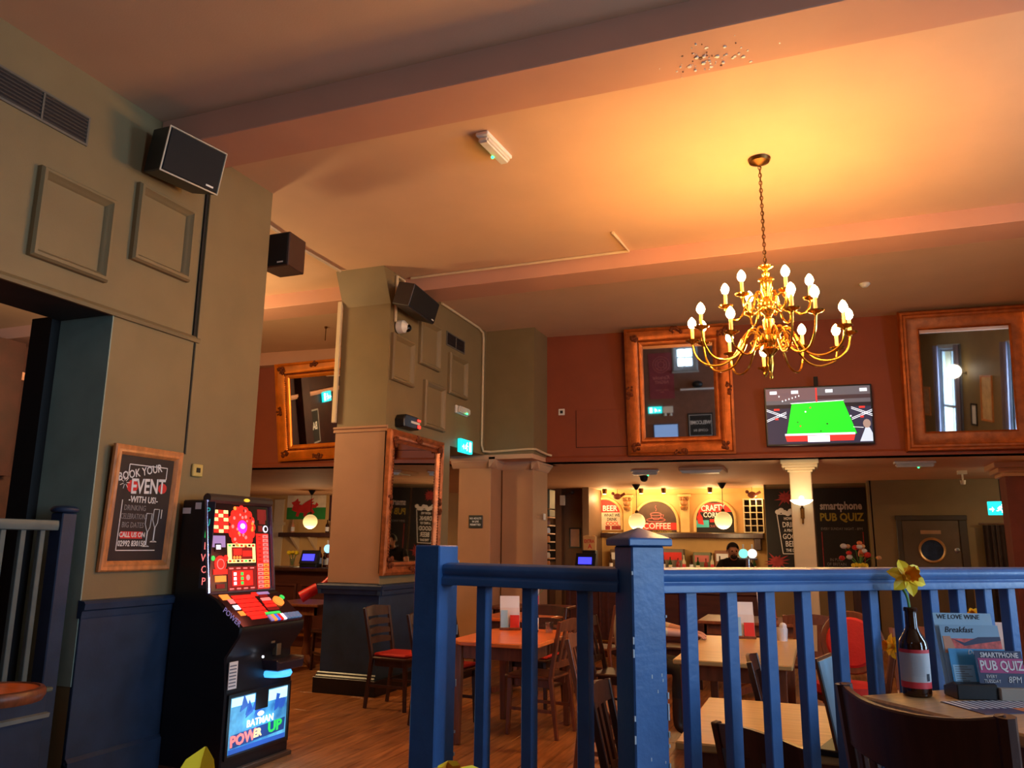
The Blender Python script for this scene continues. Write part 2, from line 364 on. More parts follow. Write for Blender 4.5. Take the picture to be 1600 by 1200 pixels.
# ---- far red wall over the bar front (turned 4.9 degrees), low ceiling behind it
FA = math.atan2(0.0852, 0.9964); FP = Vector((-3.49, 10.43, 0)); FE = Vector((math.cos(FA), math.sin(FA), 0)); FN = Vector((math.sin(FA), -math.cos(FA), 0))
def far(x, z, off=0.0):
    u = (x-FP.x)/FE.x; p = FP+FE*u+FN*off; return Vector((p.x, p.y, z))
wf = struct(G().box(-9.9, 9.2, 0, 0.28, 2.6, H+0.02).build('wall_far', redwall, loc=(FP.x, FP.y, 0), smooth=False)); wf.rotation_euler = (0, 0, FA)
G().sweep([(0, -0.02), (0.03, -0.02), (0.035, 0.03), (0.015, 0.06), (0, 0.06)], (-9.9, 0, 2.62), (9.0, 0, 2.62), (0, -1, 0)).build('picture_rail', redwall, wf)
G().box(-9.6, -1.3, -0.16, 0.0, 4.19, H).build('bulkhead_box', beamm, wf, bevel=0.005)
G().box(0.42, 1.36, -0.008, 0, 2.80, 3.31).build('access_panel', redwall, wf, bevel=0.002); G().box(0.412, 0.42, -0.004, 0, 2.792, 3.318).box(0.412, 1.36, -0.004, 0, 2.792, 2.80).build('panel_gap', mat('dark_joint', (70, 28, 20), 0.8), wf, smooth=False)
q0, q1 = far(-13.4, 0, -0.02), far(5.3, 0, -0.02)
struct(G().prism([(q0.x, q0.y), (q1.x, q1.y), (5.3, 16.6), (-13.4, 16.6)], 2.6, 2.72, 0, 'xy').build('ceiling_low', lowceil, smooth=False))

# ---- room ends
wn = struct(G().box(-4.7, -1.47, -2.75, -2.55, 0, H).box(-0.97, 5.3, -2.75, -2.55, 0, H).box(-1.47, -0.97, -2.75, -2.55, 0, 3.72).box(-1.47, -0.97, -2.75, -2.55, 4.3, H).build('wall_near', mat('brown_near_wall_paint', (116, 74, 58), 0.6), smooth=False))
wr = G()
ys = [-2.75, -0.35, 0.95, 3.75, 5.05, 16.4]
for i in range(0, 5):
    if i % 2 == 0: wr.box(5.0, 5.25, ys[i], ys[i+1], 0, H)
    else: wr.box(5.0, 5.25, ys[i], ys[i+1], 0, 1.05).box(5.0, 5.25, ys[i], ys[i+1], 3.85, H)
wrt = struct(wr.build('wall_right', olive, smooth=False))
G().box(4.97, 5.0, -2.6, 16, 0, 1.0).build('wainscot', navy, wrt)
def sash_window(name, loc, rz, w, h):
    t = bpy.data.objects.new(name, None); COL.objects.link(t); t.location = loc; t.rotation_euler = (0, 0, rz); struct(t)
    fmm = mat('grey_white_window_paint', (150, 156, 164), 0.5)
    G().frame(w+0.24, h+0.24, [(0, 0), (0, -0.03), (0.04, -0.05), (0.09, -0.03), (0.12, 0.0), (0.12, 0.1)], 0, 0, 0).build('architrave', fmm, t)
    f = G(); f.frame(w, h, [(0, 0.06), (0, 0.03), (0.05, 0.03), (0.05, 0.09)]); f.box(-w/2, w/2, 0.02, 0.08, -0.03, 0.03); f.box(-0.015, 0.015, 0.04, 0.07, -h/2, h/2)
    f.build('sash', fmm, t)
    for sx in (-1, 1):
        for sz in (-1, 1):
            G().box(min(0, sx*w/2), max(0, sx*w/2), 0.05, 0.056, min(0, sz*h/2), max(0, sz*h/2)).build('pane', paneg, t)
    G().box(-w/2-0.14, w/2+0.14, -0.1, 0.1, -h/2-0.16, -h/2-0.11).build('sill', fmm, t, bevel=0.006)
    return t
sash_window('window_1', (5.0, 0.3, 2.45), R(-90), 1.3, 2.8)
sash_window('window_2', (5.0, 4.4, 2.45), R(-90), 1.3, 2.8)
sash_window('window_3', (-1.22, -2.55, 4.01), R(180), 0.5, 0.58)
# street side seen through the panes
# ---- raised room through the left opening
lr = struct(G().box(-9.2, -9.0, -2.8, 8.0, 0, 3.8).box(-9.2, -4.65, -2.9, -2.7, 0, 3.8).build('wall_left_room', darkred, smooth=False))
for z, m in ((3.42, beamm),):
    g = G(); g.sweep([(0, -0.04), (0.03, -0.04), (0.06, 0.0), (0.06, 0.05), (0, 0.05)], (-9.0, 7.9, z), (-9.0, 6.55, z), (1, 0, 0)).sweep([(0, -0.04), (0.03, -0.04), (0.06, 0.0), (0.06, 0.05), (0, 0.05)], (-9.0, 6.2, z), (-9.0, -2.7, z), (1, 0, 0)); g.build('trim', m, lr)
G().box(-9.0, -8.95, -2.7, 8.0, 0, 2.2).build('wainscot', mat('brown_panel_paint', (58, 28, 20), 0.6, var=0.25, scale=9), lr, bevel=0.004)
G().box(-9.0, -8.85, 6.2, 6.55, 2.2, 3.8).build('pilaster', darkred, lr)
struct(G().box(-9.2, -4.65, -2.8, 5.0, 3.72, 3.82).build('ceiling_left_room', ceilm, smooth=False))
struct(G().box(-9.0, -4.66, -2.7, 5.0, 0, 0.45).build('floor_raised', floorbase, smooth=False))
point_light('left_room_lamp', (-7.9, 4.2, 3.2), 16, (1.0, 0.55, 0.22), 0.12)

# ---- bar back wall, side walls of the bar, door wall
wb = struct(G().box(-13.4, -0.9, 16.2, 16.4, 0, 2.6).build('wall_bar_back', mat('yellow_buff_wall_paint', (206, 160, 92), 0.6, var=0.07, scale=3), smooth=False))
wd2 = struct(G().box(-0.9, 0.83, 15.3, 15.5, 0, 2.6).box(0.83, 5.2, 14.75, 14.95, 0, 2.6).box(0.8, 0.85, 14.75, 15.4, 0, 2.6).box(-0.92, -0.88, 15.3, 16.3, 0, 2.6).build('wall_door_side', olive, smooth=False))
wp = struct(G().box(-6.2, -4.35, 15.6, 15.8, 0, 2.6).box(-4.35, -4.22, 15.2, 16.3, 0, 2.6).box(-4.98, -4.86, 15.45, 15.7, 0, 2.6).build('wall_bar_partition', mat('brown_buff_paint', (126, 96, 70), 0.6, var=0.06), smooth=False))
struct(G().box(-13.4, -13.2, -2.8, 16.4, 0, H).build('wall_far_left', olive, smooth=False))
# cornice over the back bar
o = G().sweep([(0, -0.1), (0.03, -0.1), (0.09, -0.03), (0.1, 0), (0, 0)], (-4.2, 16.2, 2.6), (-0.9, 16.2, 2.6), (0, -1, 0)).build('cornice', wb.data.materials[0], wb)

# ---- white column with a cap beside the bar end, dark red pillar at the right
wc = struct(G().box(-0.33, -0.06, 11.0, 11.28, 0, 2.5).build('column_white', creamc, bevel=0.008))
o = G().frame(0.27, 0.28, [(0, 0)]) if False else G()
for k, (e, z0, z1) in enumerate(((0.02, 2.44, 2.47), (0.05, 2.47, 2.5), (0.085, 2.5, 2.54), (0.1, 2.54, 2.6))): o.box(-0.33-e, -0.06+e, 11.0-e, 11.28+e, z0, z1)
o.build('capital', creamc, wc, bevel=0.006)
rp = struct(G().box(2.33, 2.75, 12.1, 12.5, 0, 2.6).build('column_red', mat('dark_red_pillar', (120, 58, 52), 0.6), bevel=0.006))
o = G()
for e, z0, z1 in ((0.04, 2.42, 2.47), (0.09, 2.47, 2.53), (0.14, 2.53, 2.6)): o.box(2.33-e, 2.75+e, 12.1-e, 12.5+e, z0, z1)
o.build('capital', lowceil, rp, bevel=0.006)

# ---- raised platform we sit on, inside the blue railing
r0v = Vector((math.cos(YAW), math.sin(YAW), 0)); f0v = Vector((-math.sin(YAW), math.cos(YAW), 0))
def cw(lat, d, z=0.0): p = r0v*lat+f0v*d; return Vector((p.x, p.y, z))
S2 = cw(0.937, 0.35).normalized(); S1 = cw(-math.cos(R(33)), math.sin(R(33)))
P2 = cw(0.354, 2.22)
P1 = P2+S1*0.705
B2T = [0.152, 0.286, 0.416, 0.546, 0.672, 0.8, 0.924, 1.045, 1.161, 1.279, 1.385]+[1.385+0.122*k for k in range(1, 24)]
B1T = [0.169, 0.351, 0.515]
PE = P2+S2*2.35
PZ = 0.3
poly = [(P1+S1*0.1), (P2+(S1+S2*-1).normalized()*0.0+f0v*0.1), PE+S2*2.2, Vector((4.9, 4.3, 0)), Vector((4.9, -2.5, 0)), Vector((-1.6, -2.5, 0)), Vector((-1.6, 2.0, 0))]
struct(G().prism([(p.x, p.y) for p in poly], 0.0, PZ, 0, 'xy').build('floor_platform', mat('platform_boards', (120, 72, 44), 0.4, var=0.25, stretch=(10, 1, 1)), smooth=False))
# ================================================================== BLUE RAILING (nearest)
A2 = math.atan2(S2.y, S2.x); A1 = math.atan2(S1.y, S1.x)
rail_prof = [(-0.036, 0.0), (0.036, 0.0), (0.036, 0.02), (0.028, 0.028), (0.034, 0.036), (0.036, 0.05), (0.028, 0.062), (0.0, 0.068), (-0.028, 0.062), (-0.036, 0.05), (-0.034, 0.036), (-0.028, 0.028), (-0.036, 0.02)]
def rail_bar(L): return G().prism(rail_prof, 0, L, 0, 'yz')
RZ0 = 1.345
nw = math.hypot(0, 0)
def newel(w=0.1, cap=True):
    g = G(); h = w/2
    g.box(-h, h, -h, h, PZ-0.3, 1.47 if cap else 1.466)
    return g
railing = thing('balustrade', 'blue painted balustrade with square balusters and a capped newel post, nearest the camera', 'railing', (P2.x, P2.y, PZ), 0)
def local(p, z=0.0): return (p.x-P2.x, p.y-P2.y, z-PZ)
for (p, a, cap) in ((P2, A2, True), (P1, A1, False)):
    o = newel(0.1, cap).build('newel_post', bluep, railing, bevel=0.004); o.location = local(p, 0.0); o.rotation_euler = (0, 0, a)
    # chips of bare wood along the arrises
    cg = G()
    for k in range(26):
        sx, sy = rnd.choice(((-1, -1), (1, -1), (-1, -1))); z = 0.35+rnd.random()*1.05; l = 0.006+rnd.random()*0.02
        cg.box(sx*0.05-0.002, sx*0.05+0.002, sy*0.05-0.0015, sy*0.05+0.0025, z, z+l)
    for k in range(9):
        x = rnd.uniform(-0.045, 0.045); z = 0.8+rnd.random()*0.5; cg.box(x, x+0.003, -0.0505, -0.0496, z, z+0.003+rnd.random()*0.008)
    c = cg.build('paint_chips', bluechip, o, smooth=False); c['kind'] = 'stuff'
    if cap:
        cgp = G(); h = 0.067
        cgp.add([(sx*h, sy*h, 1.47) for sx, sy in ((-1, -1), (1, -1), (1, 1), (-1, 1))]+[(sx*h, sy*h, 1.49) for sx, sy in ((-1, -1), (1, -1), (1, 1), (-1, 1))]+[(sx*0.004, sy*0.004, 1.52) for sx, sy in ((-1, -1), (1, -1), (1, 1), (-1, 1))],
                [(3, 2, 1, 0), (0, 1, 5, 4), (1, 2, 6, 5), (2, 3, 7, 6), (3, 0, 4, 7), (4, 5, 9, 8), (5, 6, 10, 9), (6, 7, 11, 10), (7, 4, 8, 11), (8, 9, 10, 11)])
        cgp.build('newel_cap', bluep, o, bevel=0.003)
L1 = (P1-P2).length-0.1; L2 = 4.3
for (a, L) in ((A1, L1), (A2, L2)):
    d = Vector((math.cos(a), math.sin(a), 0)); s = P2+d*0.05
    o = rail_bar(L).build('top_rail', bluep, railing, bevel=0.0015); o.location = local(s, RZ0); o.rotation_euler = (0, 0, a)
    o = G().box(0, L, -0.025, 0.025, PZ+0.06-PZ, PZ+0.11-PZ).build('bottom_rail', bluep, railing, bevel=0.003); o.location = local(s, PZ); o.rotation_euler = (0, 0, a)
bm_ = None
def baluster(p, a):
    global bm_
    if bm_ is None:
        o = G().box(-0.018, 0.018, -0.018, 0.018, 0.1, RZ0-PZ+0.001).build('baluster', bluep, railing, bevel=0.0025); bm_ = o.data
    else:
        o = bpy.data.objects.new('baluster', bm_); COL.objects.link(o); o.parent = railing
    o.location = local(p, PZ); o.rotation_euler = (0, 0, a)
for t in B2T: baluster(P2+S2*t, A2)
for t in B1T: baluster(P2+S1*t, A1)

# ================================================================== LEFT RAILING, PLINTH, ROUND TOP
pl = thing('panelled_plinth', 'dark navy panelled plinth closing the foot of the left opening, with a pale ledge', 'plinth', (-4.2, 2.0, 0))
G().box(-0.35, 0.06, -3.0, 1.47, 0, 0.63).build('body', navy, pl, bevel=0.005)
G().sweep([(0.06, -0.02), (0.085, -0.015), (0.09, 0.008), (0.06, 0.012)], (0, -3.0, 0.51), (0, 1.48, 0.51), (1, 0, 0)).build('ledge', mat('worn_grey_blue_edge', (120, 130, 128), 0.5), pl)
G().box(-0.36, 0.09, -3.0, 1.485, 0.63, 0.655).build('top_board', mat('worn_grey_green_paint', (84, 96, 84), 0.5, var=0.2), pl, bevel=0.006)
G().box(0.06, 0.08, -3.0, 1.5, 0, 0.2).build('skirting', navy, pl, bevel=0.004)
lrg = thing('balustrade', 'dark blue balustrade with rounded handrail standing on the plinth in the left opening', 'railing', (-4.27, 3.0, 0.656))
G().box(-0.05, 0.05, 0.5, 0.6, -0.65, 0.975).lathe([(0.045, 0.975), (0.075, 0.98), (0.08, 1.0), (0.06, 1.015), (0.02, 1.02)], 20, (0, 0.55, 0)).build('newel_post', navy, lrg, bevel=0.006)
G().prism([(-0.03, 0.87), (0.03, 0.87), (0.036, 0.9), (0.03, 0.93), (-0.03, 0.93), (-0.036, 0.9)], -3.4, 0.5, 0, 'xz').build('handrail', mat('worn_slate_paint', (88, 100, 98), 0.45, var=0.2), lrg, bevel=0.004)
bmesh2 = None
for k in range(20):
    y = 0.41-k*0.122
    if bmesh2 is None:
        o = G().box(-0.016, 0.016, -0.016, 0.016, 0.02, 0.88).build('baluster', mat('worn_slate_paint', (88, 100, 98)), lrg, bevel=0.003); bmesh2 = o.data
    else:
        o = bpy.data.objects.new('baluster', bmesh2); COL.objects.link(o); o.parent = lrg
    o.location = (0, y, 0)
rt = thing('round_seat_top', 'round varnished wooden seat top resting on the plinth before the left balustrade', 'seat top', (-3.985, 3.03, 0.656))
G().lathe([(0.19, 0.0), (0.22, 0.004), (0.235, 0.03), (0.235, 0.05), (0.225, 0.066), (0.205, 0.07), (0.20, 0.06)], 40).build('rim', midwood, rt)
G().lathe([(0.19, 0.03), (0.205, 0.04), (0.204, 0.062), (0.0, 0.066)], 40).build('panel', orangetop, rt)

# ================================================================== FRUIT MACHINE
fm = thing('fruit_machine', 'tall black fruit machine with lit red display and glowing blue lower panel', 'arcade machine', (-4.185, 4.72, 0), R(89))
# local: x along the wall, -y out to the room
W = 0.34
side = [(-0.02, 0.0), (-0.545, 0.0), (-0.545, 0.5), (-0.52, 0.72), (-0.62, 0.86), (-0.63, 0.92), (-0.40, 1.10), (-0.32, 1.13), (-0.235, 1.755), (-0.04, 1.755)]
bodyp = [(a, b) for a, b in side]
b = G(); b.prism(bodyp, -W, W, 0, 'yz'); b.build('cabinet', mat('black_cabinet', (16, 16, 22), 0.4, var=0.15), fm, bevel=0.01)
G().tube([(-W+0.01, -0.245, 1.765), (W-0.01, -0.245, 1.765)], 0.035, 10).build('top_bolster', mat('brown_black_plastic', (52, 44, 40), 0.45), fm)
G().box(-W-0.004, W+0.004, -0.58, -0.02, 0.0, 0.03).build('foot_plinth', mat('dark_brown_edge', (70, 50, 38), 0.5), fm, bevel=0.004)
# upper display (leaning glass): plane from (-0.32,1.13) to (-0.235,1.755)
up = Vector((0, 0.085, 0.625)); uL = up.length; uang = math.atan2(0.085, 0.625)
disp = bpy.data.objects.new('display_glass', None)
E_R = emis('display_red', (225, 30, 24), 0.75); E_DR = emis('display_dark_red', (110, 14, 20), 0.4); E_O = emis('display_orange', (255, 132, 52), 0.9)
E_C = emis('display_cream', (255, 216, 140), 0.9); E_P = emis('display_purple', (170, 30, 225), 1.4); E_G = emis('display_green', (40, 190, 80), 0.8)
E_W = emis('display_white', (240, 236, 255), 1.0); E_K = mat('display_black', (22, 8, 12), 0.2, var=0, emit=(40, 8, 14), es=0.3); E_PK = emis('display_pink', (250, 120, 116), 0.8)
E_LAV = emis('display_lavender', (140, 124, 180), 0.5); E_T = emis('display_teal', (40, 170, 160), 0.6); E_BL = emis('display_blue', (40, 90, 200), 1.0)
EM = [E_K, E_R, E_DR, E_O, E_C, E_P, E_G, E_W, E_PK, E_LAV, E_T, E_BL]
K_, R_, DR_, O_, C_, P_, G_, W_, PK_, LAV_, T_, BL_ = range(12)
g = G()
def rect(x0, x1, z0, z1, m, h=0.004): g.box(x0, x1, -h, 0.0, z0, z1, m)
def disc(x, z, r, m, n=14, h=0.005, sx=1.0): g.prism([(x+r*sx*math.cos(2*math.pi*j/n), z+r*math.sin(2*math.pi*j/n)) for j in range(n)], -h, 0, m)
rect(-0.325, 0.325, 0.0, 0.60, K_, 0.003)
# checker column top left
for i in range(3):
    for j in range(6):
        x = -0.27+i*0.05; z = 0.40+j*0.027
        rect(x, x+0.044, z, z+0.024, C_ if (i+j) % 2 else R_, 0.006)
disc(-0.20, 0.47, 0.026, R_, h=0.008)
# big red flower of lamps with the violet boss
for k in range(16):
    a = 2*math.pi*k/16; disc(0.015+0.115*math.cos(a), 0.445+0.125*math.sin(a), 0.032, R_, 10, 0.005)
disc(0.015, 0.445, 0.12, R_, 24, 0.006)
for k in range(26):
    a = rnd.random()*6.28; q = 0.05+rnd.random()*0.09; disc(0.015+q*math.cos(a), 0.445+q*math.sin(a)*1.1, 0.008+rnd.random()*0.007, rnd.choice((PK_, DR_, O_, PK_)), 8, 0.008)
disc(0.015, 0.445, 0.047, P_, 20, 0.011); disc(0.015, 0.45, 0.02, W_, 10, 0.013, 1.3)
# cream board with small prize squares
rect(-0.14, 0.15, 0.19, 0.325, C_, 0.006); rect(-0.10, 0.115, 0.215, 0.30, DR_, 0.008); rect(-0.085, 0.0, 0.245, 0.29, R_, 0.010); rect(0.01, 0.105, 0.235, 0.275, R_, 0.010)
for i in range(7):
    for z in (0.196, 0.305): rect(-0.132+i*0.041, -0.132+i*0.041+0.024, z, z+0.014, (R_, O_, K_, R_, G_, K_, O_)[(i+(z > .25)*4) % 7], 0.008)
for i in range(3): disc(-0.08+i*0.03, 0.228, 0.011, O_, 8, 0.011)
# prize ladder at the right
rect(0.165, 0.30, 0.0, 0.40, R_, 0.005)
for j in range(13):
    for i in range(2): rect(0.172+i*0.064, 0.172+i*0.064+0.056, 0.008+j*0.03, 0.008+j*0.03+0.022, (PK_ if i == 0 else O_) if j < 6 else (R_ if i == 0 else PK_), 0.008)
for j in range(13):
    for i in range(2): rect(0.182+i*0.064, 0.182+i*0.064+0.03, 0.014+j*0.03, 0.014+j*0.03+0.006, DR_, 0.009)
rect(0.185, 0.285, 0.50, 0.58, DR_, 0.006); rect(0.20, 0.27, 0.47, 0.50, DR_, 0.007); disc(0.27, 0.435, 0.026, W_, 14, 0.008); disc(0.27, 0.435, 0.018, K_, 12, 0.010); rect(0.19, 0.235, 0.415, 0.46, DR_, 0.007)
# dials down the left and the small reel window
rect(-0.29, -0.16, 0.30, 0.38, LAV_, 0.005); rect(-0.265, -0.205, 0.27, 0.325, K_, 0.008); rect(-0.255, -0.212, 0.285, 0.315, W_, 0.010)
disc(-0.215, 0.185, 0.058, R_, 18, 0.007); disc(-0.215, 0.185, 0.036, PK_, 16, 0.009); disc(-0.215, 0.185, 0.030, R_, 16, 0.010); disc(-0.285, 0.225, 0.018, G_, 10, 0.008); disc(-0.16, 0.225, 0.022, R_, 10, 0.008)
rect(-0.285, -0.15, 0.115, 0.15, R_, 0.008); rect(-0.27, -0.165, 0.065, 0.105, O_, 0.008); rect(-0.26, -0.18, 0.02, 0.05, DR_, 0.008)
rect(-0.145, 0.155, 0.0, 0.165, DR_, 0.006); rect(-0.10, 0.11, 0.03, 0.135, R_, 0.008)
for i, m in enumerate((W_, R_, G_)):
    for j in range(3): rect(-0.088+i*0.036, -0.088+i*0.036+0.026, 0.038+j*0.032, 0.038+j*0.032+0.022, m, 0.010)
disc(0.055, 0.085, 0.036, R_, 16, 0.011); disc(0.055, 0.085, 0.02, PK_, 12, 0.013)
for i in range(4):
    for z in (0.008, 0.148): rect(-0.13+i*0.072, -0.13+i*0.072+0.04, z, z+0.008, PK_, 0.009)
o = g.build('display', EM, fm, smooth=False); o.location = (0, -0.325, 1.135); o.rotation_euler = (-uang, 0, 0)
dsp = o
G().frame(0.68, 0.64, [(0, 0), (0, -0.02), (0.012, -0.022), (0.018, -0.006)], 0, 0, 0.305).build('display_frame', mat('dark_lavender_chrome', (120, 116, 140), 0.25, metal=0.8), dsp)
disc_logo = G(); disc_logo.prism([(0.03*math.cos(2*math.pi*j/16), 0.012*math.sin(2*math.pi*j/16)) for j in range(16)], -0.006, 0.0); o = disc_logo.build('badge', mat('yellow_badge', (230, 200, 60), 0.5, emit=(230, 200, 60), es=0.6), fm, smooth=False); o.location = (0.03, -0.28, 1.768)
# coloured strip lettering down the left flank edge
o = G().box(-W-0.006, -W, -0.335, -0.250, 1.16, 1.74).build('side_light_strip', mat('strip_dark', (44, 50, 70), 0.4), fm); st = o
for k, (ch, m) in enumerate((('P', E_PK), ('O', E_PK), ('W', E_PK), ('E', E_PK), ('R', E_G), ('U', E_T), ('P', E_T))):
    text(ch, 0.07, m, st, (-W-0.0065, -0.29+0.0015*k, 1.205+k*0.078), (R(90), R(-90), R(-90)) if False else (R(90), 0, R(-90)))
G().tube([(-W, -0.335, 1.13), (-W, -0.255, 1.75)], 0.014, 8).build('corner_chrome', mat('lavender_chrome', (170, 160, 190), 0.2, metal=0.9), fm)
# button deck, sloping from (-0.66,0.92) up to (-0.40,1.10)
dk = G(); g = dk
ang = math.atan2(0.18, 0.23); dl = math.hypot(0.18, 0.23)
def brect(x0, x1, z0, z1, m, h=0.006): dk.box(x0, x1, -h, 0, z0, z1, m)
brect(-0.325, 0.325, 0.0, dl, K_, 0.002)
for k in range(5): brect(-0.20+k*0.006*0, 0.02, 0.09+k*0.042, 0.09+k*0.042+0.034, R_, 0.006)
for k in range(3): brect(-0.26, -0.21, 0.10+k*0.06, 0.10+k*0.06+0.04, (O_, W_, PK_)[k], 0.006)
for k in range(5): brect(0.04+k*0.008, 0.16, 0.12+k*0.034, 0.12+k*0.034+0.026, (DR_, R_, R_, PK_, DR_)[k], 0.006)
for j in range(12): pass
dk.lathe([(0.045, 0), (0.045, 0.016), (0.03, 0.02)], 16, (0, 0, 0), O_, Matrix.Translation((0.215, 0, 0.20)) @ Matrix.Rotation(R(90), 4, 'X'))
dk.lathe([(0.02, 0), (0.02, 0.014), (0.012, 0.018)], 12, (0, 0, 0), G_, Matrix.Translation((0.29, 0, 0.235)) @ Matrix.Rotation(R(90), 4, 'X'))
brect(-0.30, -0.22, 0.26, 0.31, O_, 0.006); brect(0.08, 0.2, 0.285, 0.31, LAV_, 0.006); brect(0.02, 0.07, 0.275, 0.31, R_)
brect(-0.19, -0.03, 0.055, 0.085, R_)
for k, m in enumerate((LAV_, O_, BL_, R_, W_)): brect(-0.02+k*0.034, -0.02+k*0.034+0.03, 0.02, 0.075, m, 0.010)
brect(-0.02, 0.14, 0.085, 0.105, G_, 0.007)
o = dk.build('button_deck', EM, fm, smooth=False); o.location = (0, -0.631, 0.924); o.rotation_euler = (-(R(90)-ang), 0, 0)
bt = None
for k in range(4):
    if bt is None:
        q = G().box(0, 0.036, -0.016, 0, 0.02, 0.075).build('button', mat('slate_button', (96, 116, 140), 0.3, emit=(70, 110, 150), es=0.4), o, bevel=0.004); bt = q.data
    else: q = bpy.data.objects.new('button', bt); COL.objects.link(q); q.parent = o
    q.location = (0.155+k*0.042, 0, 0.0)
text('POWER', 0.05, E_LAV, fm, (-W-0.0015, -0.55, 0.985), (R(90), R(33), R(-90)), 'side_lettering')
# coin tray, lamps, sticker
G().prism([(0.03, 0.60), (0.31, 0.60), (0.325, 0.68), (0.29, 0.66), (0.05, 0.66), (0.015, 0.68)], -0.66, -0.52, 0, 'xz').build('coin_tray', mat('dark_plum_plastic', (42, 30, 40), 0.35), fm, bevel=0.008)
G().lathe([(0.10, 0.0), (0.11, 0.02), (0.10, 0.04)], 20, (0.14, -0.56, 0.555)).build('tray_lamp', emis('blue_tray_lamp', (60, 150, 225), 1.6), fm)
G().box(0.05, 0.09, -0.575, -0.54, 0.78, 0.83).build('coin_slot', mat('dull_coin_plate', (150, 134, 110), 0.35, metal=0.8), fm, bevel=0.003); G().box(0.13, 0.18, -0.56, -0.52, 0.69, 0.77).build('coin_return', mat('dull_coin_plate', (150, 134, 110), 0.35, metal=0.8), fm, bevel=0.003)
o = G()
for x, z in ((0.06, 0.865), (0.27, 0.85), (-0.02, 0.70)): o.ball((x, -0.565, z), 0.008, 8, 5)
o.build('lamp', emis('white_lamp', (240, 240, 255), 4), fm)
o = G().box(-0.33, -0.25, -0.552, -0.546, 0.53, 0.70).build('notice_sticker', paper, fm, smooth=False)
for k in range(7): G().box(-0.325, -0.262, -0.5535, -0.552, 0.545+k*0.021, 0.553+k*0.021).build('print_line', inkgrey, o, smooth=False)
G().box(-W-0.003, -W, -0.12, -0.05, 1.66, 1.70).build('flank_label', paper, fm, smooth=False); G().box(-W-0.003, -W, -0.21, -0.16, 1.69, 1.735).build('flank_label', paper, fm, smooth=False)
# glowing lower panel
lp = G(); g = lp
E_SKY = mat('lit_blue_panel', (70, 170, 230), 0.3, var=0.55, scale=7, emit=(70, 170, 235), es=0.55)
nt = E_SKY.node_tree; ramp = [n for n in nt.nodes if n.type == 'VALTORGB'][0]
ramp.color_ramp.elements[0].color = (*rgb(20, 74, 150), 1); ramp.color_ramp.elements[1].color = (*rgb(96, 190, 230), 1)
nt.links.new(ramp.outputs['Color'], nt.nodes['Principled BSDF'].inputs['Emission Color'])
lp.box(-0.29, 0.29, -0.006, 0, 0, 0.345, 0)
lp.box(-0.285, -0.06, -0.008, 0, 0.29, 0.342, 1); lp.box(0.085, 0.285, -0.008, 0, 0.27, 0.342, 1)
lp.box(-0.05, 0.075, -0.012, 0, 0.235, 0.352, 2); lp.box(-0.285, 0.285, -0.008, 0, 0.0, 0.03, 3)
for k in range(7):                                         # plain splashes in place of the printed figures
    x = -0.22+rnd.random()*0.18; z = 0.20+rnd.random()*0.06; lp.prism([(x, z), (x+0.05+rnd.random()*0.05, z+0.03), (x+0.03, z+0.07+rnd.random()*0.04)], -0.0085, 0, 3)
for k in range(5):
    x = 0.15+rnd.random()*0.08; z = 0.195+rnd.random()*0.07; lp.prism([(x, z), (x+0.03, z+0.01), (x+0.05, z+0.06), (x+0.01, z+0.07)], -0.0085, 0, 3)
o = lp.build('lower_panel', [E_SKY, emis('lit_pale_panel', (190, 232, 250), 0.7), blackp, mat('lit_deep_blue', (40, 80, 160), 0.4, var=0, emit=(40, 84, 170), es=0.7)], fm, smooth=False)
o.location = (0, -0.547, 0.125)
pnl = o
text('BATMAN', 0.062, E_W, pnl, (0.01, -0.0095, 0.158), bold=0.0012, sx=1.1, name='panel_lettering')
q = G().prism([(0.032*math.cos(2*math.pi*j/16), 0.016*math.sin(2*math.pi*j/16)) for j in range(16)], -0.010, 0); q = q.build('emblem', E_W, pnl, smooth=False); q.location = (0.01, 0, 0.205)
G().prism([(-0.27, 0.035), (0.27, 0.055), (0.275, 0.135), (-0.265, 0.115)], -0.009, 0).build('lettering_box', emis('panel_ink_blue', (30, 60, 120), 0.6), pnl, smooth=False)
text('POW', 0.092, E_PK, pnl, (-0.158, -0.0115, 0.078), (R(90), R(-2), 0), bold=0.004, sx=1.12, name='panel_lettering'); text('ER', 0.07, E_C, pnl, (-0.015, -0.0115, 0.085), (R(90), R(-2), 0), bold=0.003, name='panel_lettering'); text('UP', 0.092, E_G, pnl, (0.165, -0.0115, 0.094), (R(90), R(-2), 0), bold=0.004, sx=1.3, name='panel_lettering')
G().frame(0.64, 0.40, [(0, 0), (0, -0.012), (0.02, -0.014), (0.03, 0)], 0, 0, 0.172).build('panel_frame', blackp, pnl)
point_light('machine_panel_glow', (-3.45, 4.7, 0.28), 1.6, (0.35, 0.75, 1.0), 0.15)
point_light('machine_display_glow', (-3.55, 4.7, 1.35), 2.2, (1.0, 0.18, 0.12), 0.15)

